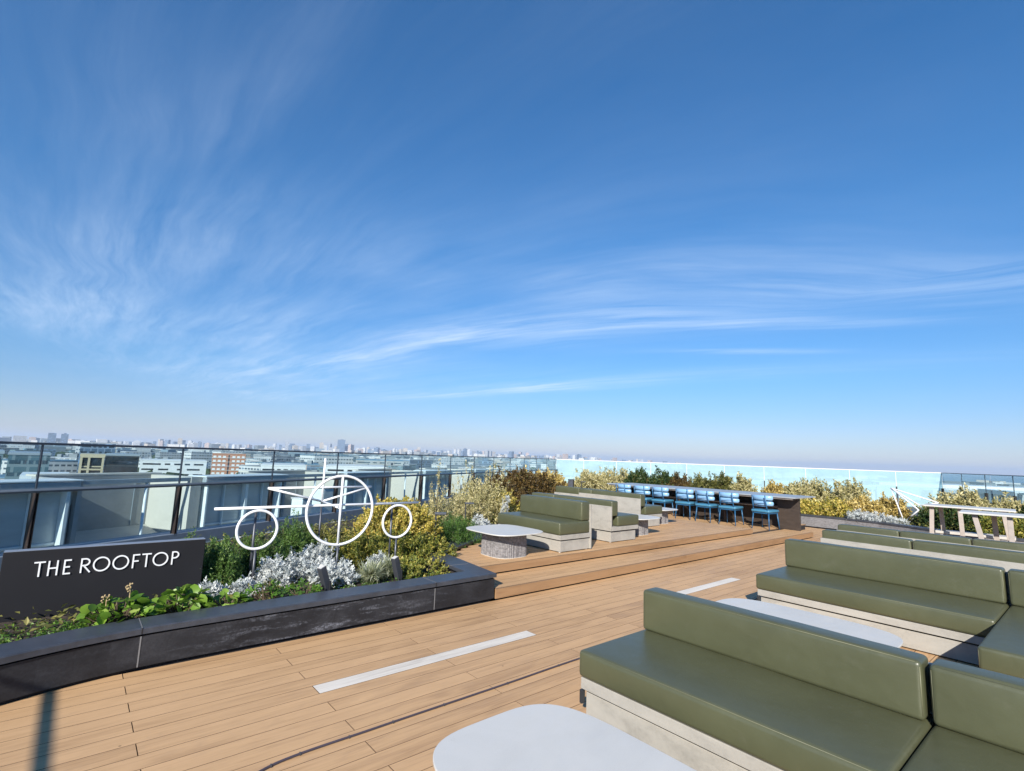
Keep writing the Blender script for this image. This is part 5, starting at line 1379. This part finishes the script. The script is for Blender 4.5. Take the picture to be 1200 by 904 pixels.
# low-rise, 120 individuals out to ~1.5 km
LG = 'low-rise city buildings beyond the railing'
placed = []
cnt = 0
bands = [(330, 520, 28), (520, 800, 40), (800, 1300, 52)]
for (d0, d1, nb) in bands:
    for k in range(nb):
        for tries in range(60):
            az = random.uniform(46, 97); d_ = random.uniform(d0, d1)
            if 75.5 < az < 90.5 and d_ < 620: continue
            x, y = polar(az, d_)
            w = random.uniform(14, 55) * (1 + d_ / 2500); dp = random.uniform(12, 30)
            if all((x - a) ** 2 + (y - b) ** 2 > ((w + c) * 0.62) ** 2 for a, b, c in placed): break
        placed.append((x, y, w))
        h = random.choice([7, 9, 10, 12, 14, 16, 18, 22]) * random.uniform(0.85, 1.1)
        if d_ < 520: h = min(h, 16)
        fk = random.choice(['white', 'white', 'white', 'grey', 'beige', 'teal', 'blue', 'pink'])
        rf = random.choice([M['roof_w'], M['roof_w'], M['roof_g'], M['roof_b']])
        city_block('city_building', x, y, w, dp, h, math.radians(random.choice([10, 25, 40, -20]) + random.uniform(-4, 4)), FAC[fk], rf,
                   'one of the many low pale buildings spread over the plain beyond the railing', LG, 1 if d_ < 800 else 0)
# skyline, az from photo; profile of tower heights (az, height above eye in px-like units)
SG = 'hazy towers on the skyline'
def prof(az):
    p = 0.55
    for c, w, a in ((84.0, 3, .25), (79, 3.5, 0.35), (70.5, 3.0, .45), (67.3, 2.0, .55), (60.5, 2.5, 0.5), (55, 3, 0.45), (50, 3, 0.35), (44, 2.5, 0.3)):
        p += a * math.exp(-((az - c) / w) ** 2)
    if az > 85: p *= 0.6
    if az < 41: p *= max(0.2, 1 - (41 - az) / 14)
    return p
for k in range(158):
    az = 31 + 62 * (k + random.uniform(-.4, .4)) / 157
    if az < 40 and random.random() < 0.5: az += random.uniform(8, 30)
    d_ = random.uniform(3600, 6000)
    x, y = polar(az, d_)
    h = (28 + (3.2 + 4.8 * random.random() ** 1.6) * prof(az) * d_ / 600 )
    w = random.uniform(18, 48)
    fk = random.choice(['white', 'grey', 'beige', 'blue', 'pink', 'white', 'blue'])
    city_block('skyline_tower', x, y, w, random.uniform(18, 36), h, math.radians(random.uniform(0, 90)), FAC[fk], None, 'one of the many hazy towers crowding the skyline', SG, 0)
for az, d_, w, h, lab in ((68.1, 4300, 58, 118, 'tallest dark blue tower of the skyline, right above the sculpture'), (67.5, 4400, 46, 86, 'lower dark shoulder tower just right of the tallest one'),
                          (91.7, 2900, 26, 62, 'left one of the two lone slab towers above the far left railing'), (90.9, 2900, 24, 60, 'right one of the two lone slab towers above the far left railing'),
                          (93.6, 2600, 36, 43, 'pale squat tower alone at the far left of the skyline'), (73.4, 4300, 26, 88, 'slim tower above the left tail bar of the sculpture')):
    x, y = polar(az, d_)
    city_block('skyline_tower', x, y, w, w * .6, h, math.radians(az + 90), FAC['blue' if 'dark' in lab or 'slab' in lab else 'grey'], None, lab, SG, 0)
# the rest of the built-up plain in one mass
V = []; F = []
random.seed(5)
def addbox(x, y, w, d_, h, rz):
    k = len(V); c, s_ = math.cos(rz), math.sin(rz)
    for z in (0, h):
        for a, b in ((-w, -d_), (w, -d_), (w, d_), (-w, d_)):
            V.append((x + (a * c - b * s_) / 2, y + (a * s_ + b * c) / 2, z))
    for q in ((4, 5, 6, 7), (0, 1, 5, 4), (1, 2, 6, 5), (2, 3, 7, 6), (3, 0, 4, 7)): F.append(tuple(k + t for t in q))
R_ = []
for i in range(7000):
    az = random.uniform(-5, 100); d_ = 1200 + 6500 * random.random() ** 0.8
    if az < 24 and d_ > 2000: continue
    if az < 30: d_ = random.uniform(400, 2000)
    x, y = polar(az, d_)
    tall = (random.random() < .10) * random.uniform(8, 30) if (d_ > 2600 and az > 40) else 0
    addbox(x, y, random.uniform(15, 60), random.uniform(12, 40), random.uniform(5, 13) if az < 36 else random.uniform(6, 20) + tall, math.radians(random.choice([10, 25, 40, -20])))
    R_ += [random.random()] * 5
me = quad_mesh('city_mass', V, F, R_)
def mass_mat():
    m = bpy.data.materials.new('city_mass'); nt = NT(m)
    a = nt.n('ShaderNodeAttribute', attribute_name='rnd').outputs['Fac']
    c = nt.ramp(a, [(0.0, (0.16, 0.20, 0.22)), (0.25, (0.30, 0.32, 0.32)), (0.45, (0.62, 0.63, 0.61)), (0.6, (0.52, 0.46, 0.38)), (0.75, (0.70, 0.71, 0.70)), (0.9, (0.22, 0.30, 0.36)), (1.0, (0.45, 0.34, 0.28))], 'CONSTANT')
    tc = nt.n('ShaderNodeTexCoord').outputs['Object']
    z = nt.n('ShaderNodeSeparateXYZ', {0: tc}).outputs[2]
    g = nt.n('ShaderNodeNewGeometry').outputs['Normal']; gz = nt.n('ShaderNodeSeparateXYZ', {0: g}).outputs[2]
    band = nt.math('MULTIPLY', nt.math('LESS_THAN', nt.math('FRACT', nt.math('DIVIDE', z, 3.6)), 0.42), nt.math('LESS_THAN', gz, 0.5))
    c = nt.mix(nt.math('MULTIPLY', band, 0.6), c, (0.08, 0.10, 0.12))
    nt.out(nt.n('ShaderNodeBsdfPrincipled', {'Base Color': c, 'Roughness': 0.8}).outputs[0]); return m
o = link('city_mass', me, mass_mat(), None, (0, 0, GZ)); tag(o, 'countless small buildings of the hazy city out to the horizon', 'city', kind='stuff')
# tree masses of the plain
rng = np.random.default_rng(77)
NB = 2600
Vt = []; Ft = []
b0 = bmesh.new(); bmesh.ops.create_cube(b0, size=1.0); bmesh.ops.subdivide_edges(b0, edges=b0.edges[:], cuts=2, use_grid_fill=True)
tv = np.array([v.co.normalized()[:] for v in b0.verts]); b0.verts.index_update(); tf = np.array([[v.index for v in fq.verts] for fq in b0.faces]); b0.free()
cl = [(rng.uniform(48, 98), rng.uniform(120, 2600)) for _ in range(110)]
az = []; dd = []
for i in range(NB):
    c = cl[rng.integers(len(cl))]
    az.append(c[0] + rng.normal() * 2.2 ); dd.append(max(110, c[1] * (1 + rng.normal() * 0.03)))
az = np.radians(az); dd = np.array(dd)
cen = np.stack([dd * np.cos(az), dd * np.sin(az), np.zeros(NB)], 1)
sz = rng.uniform(3, 6.5, NB)
VV = tv[None] * (1 + rng.normal(scale=0.13, size=(NB, len(tv), 1))) * sz[:, None, None] * np.array([1.5, 1.5, 1.0]) + cen[:, None, :] + np.array([0, 0, 4.0])
FF = tf[None] + (np.arange(NB) * len(tv))[:, None, None]
me = quad_mesh('tree_canopy', VV.reshape(-1, 3), FF.reshape(-1, 4), np.repeat(rng.random(NB), len(tf)))
o = link('tree_canopy', me, mat_leaf('canopy_far', [(0, (0.018, 0.038, 0.014)), (1, (0.050, 0.080, 0.028))], 0.9, 0.05), None, (0, 0, GZ))
tag(o, 'dark green belts of trees between the city buildings', 'trees', kind='stuff')

# ------------------------------------------------------------------ haze
def make_haze(dens):
    m = bpy.data.materials.new('haze'); m.use_nodes = True
    t = m.node_tree; t.nodes.clear()
    v = t.nodes.new('ShaderNodeVolumePrincipled'); o = t.nodes.new('ShaderNodeOutputMaterial')
    v.inputs['Color'].default_value = (0.74, 0.85, 1.0, 1); v.inputs['Density'].default_value = dens; v.inputs['Anisotropy'].default_value = 0.15
    t.links.new(v.outputs[0], o.inputs['Volume'])
    return m
bm = bmesh.new(); box(bm, -20500, 20500, -20500, 20500, GZ - 2.2, 150)
hz = fin('haze', bm, make_haze(0.00011)); tag(hz, 'pale blue haze over the distant city', 'haze', kind='stuff')
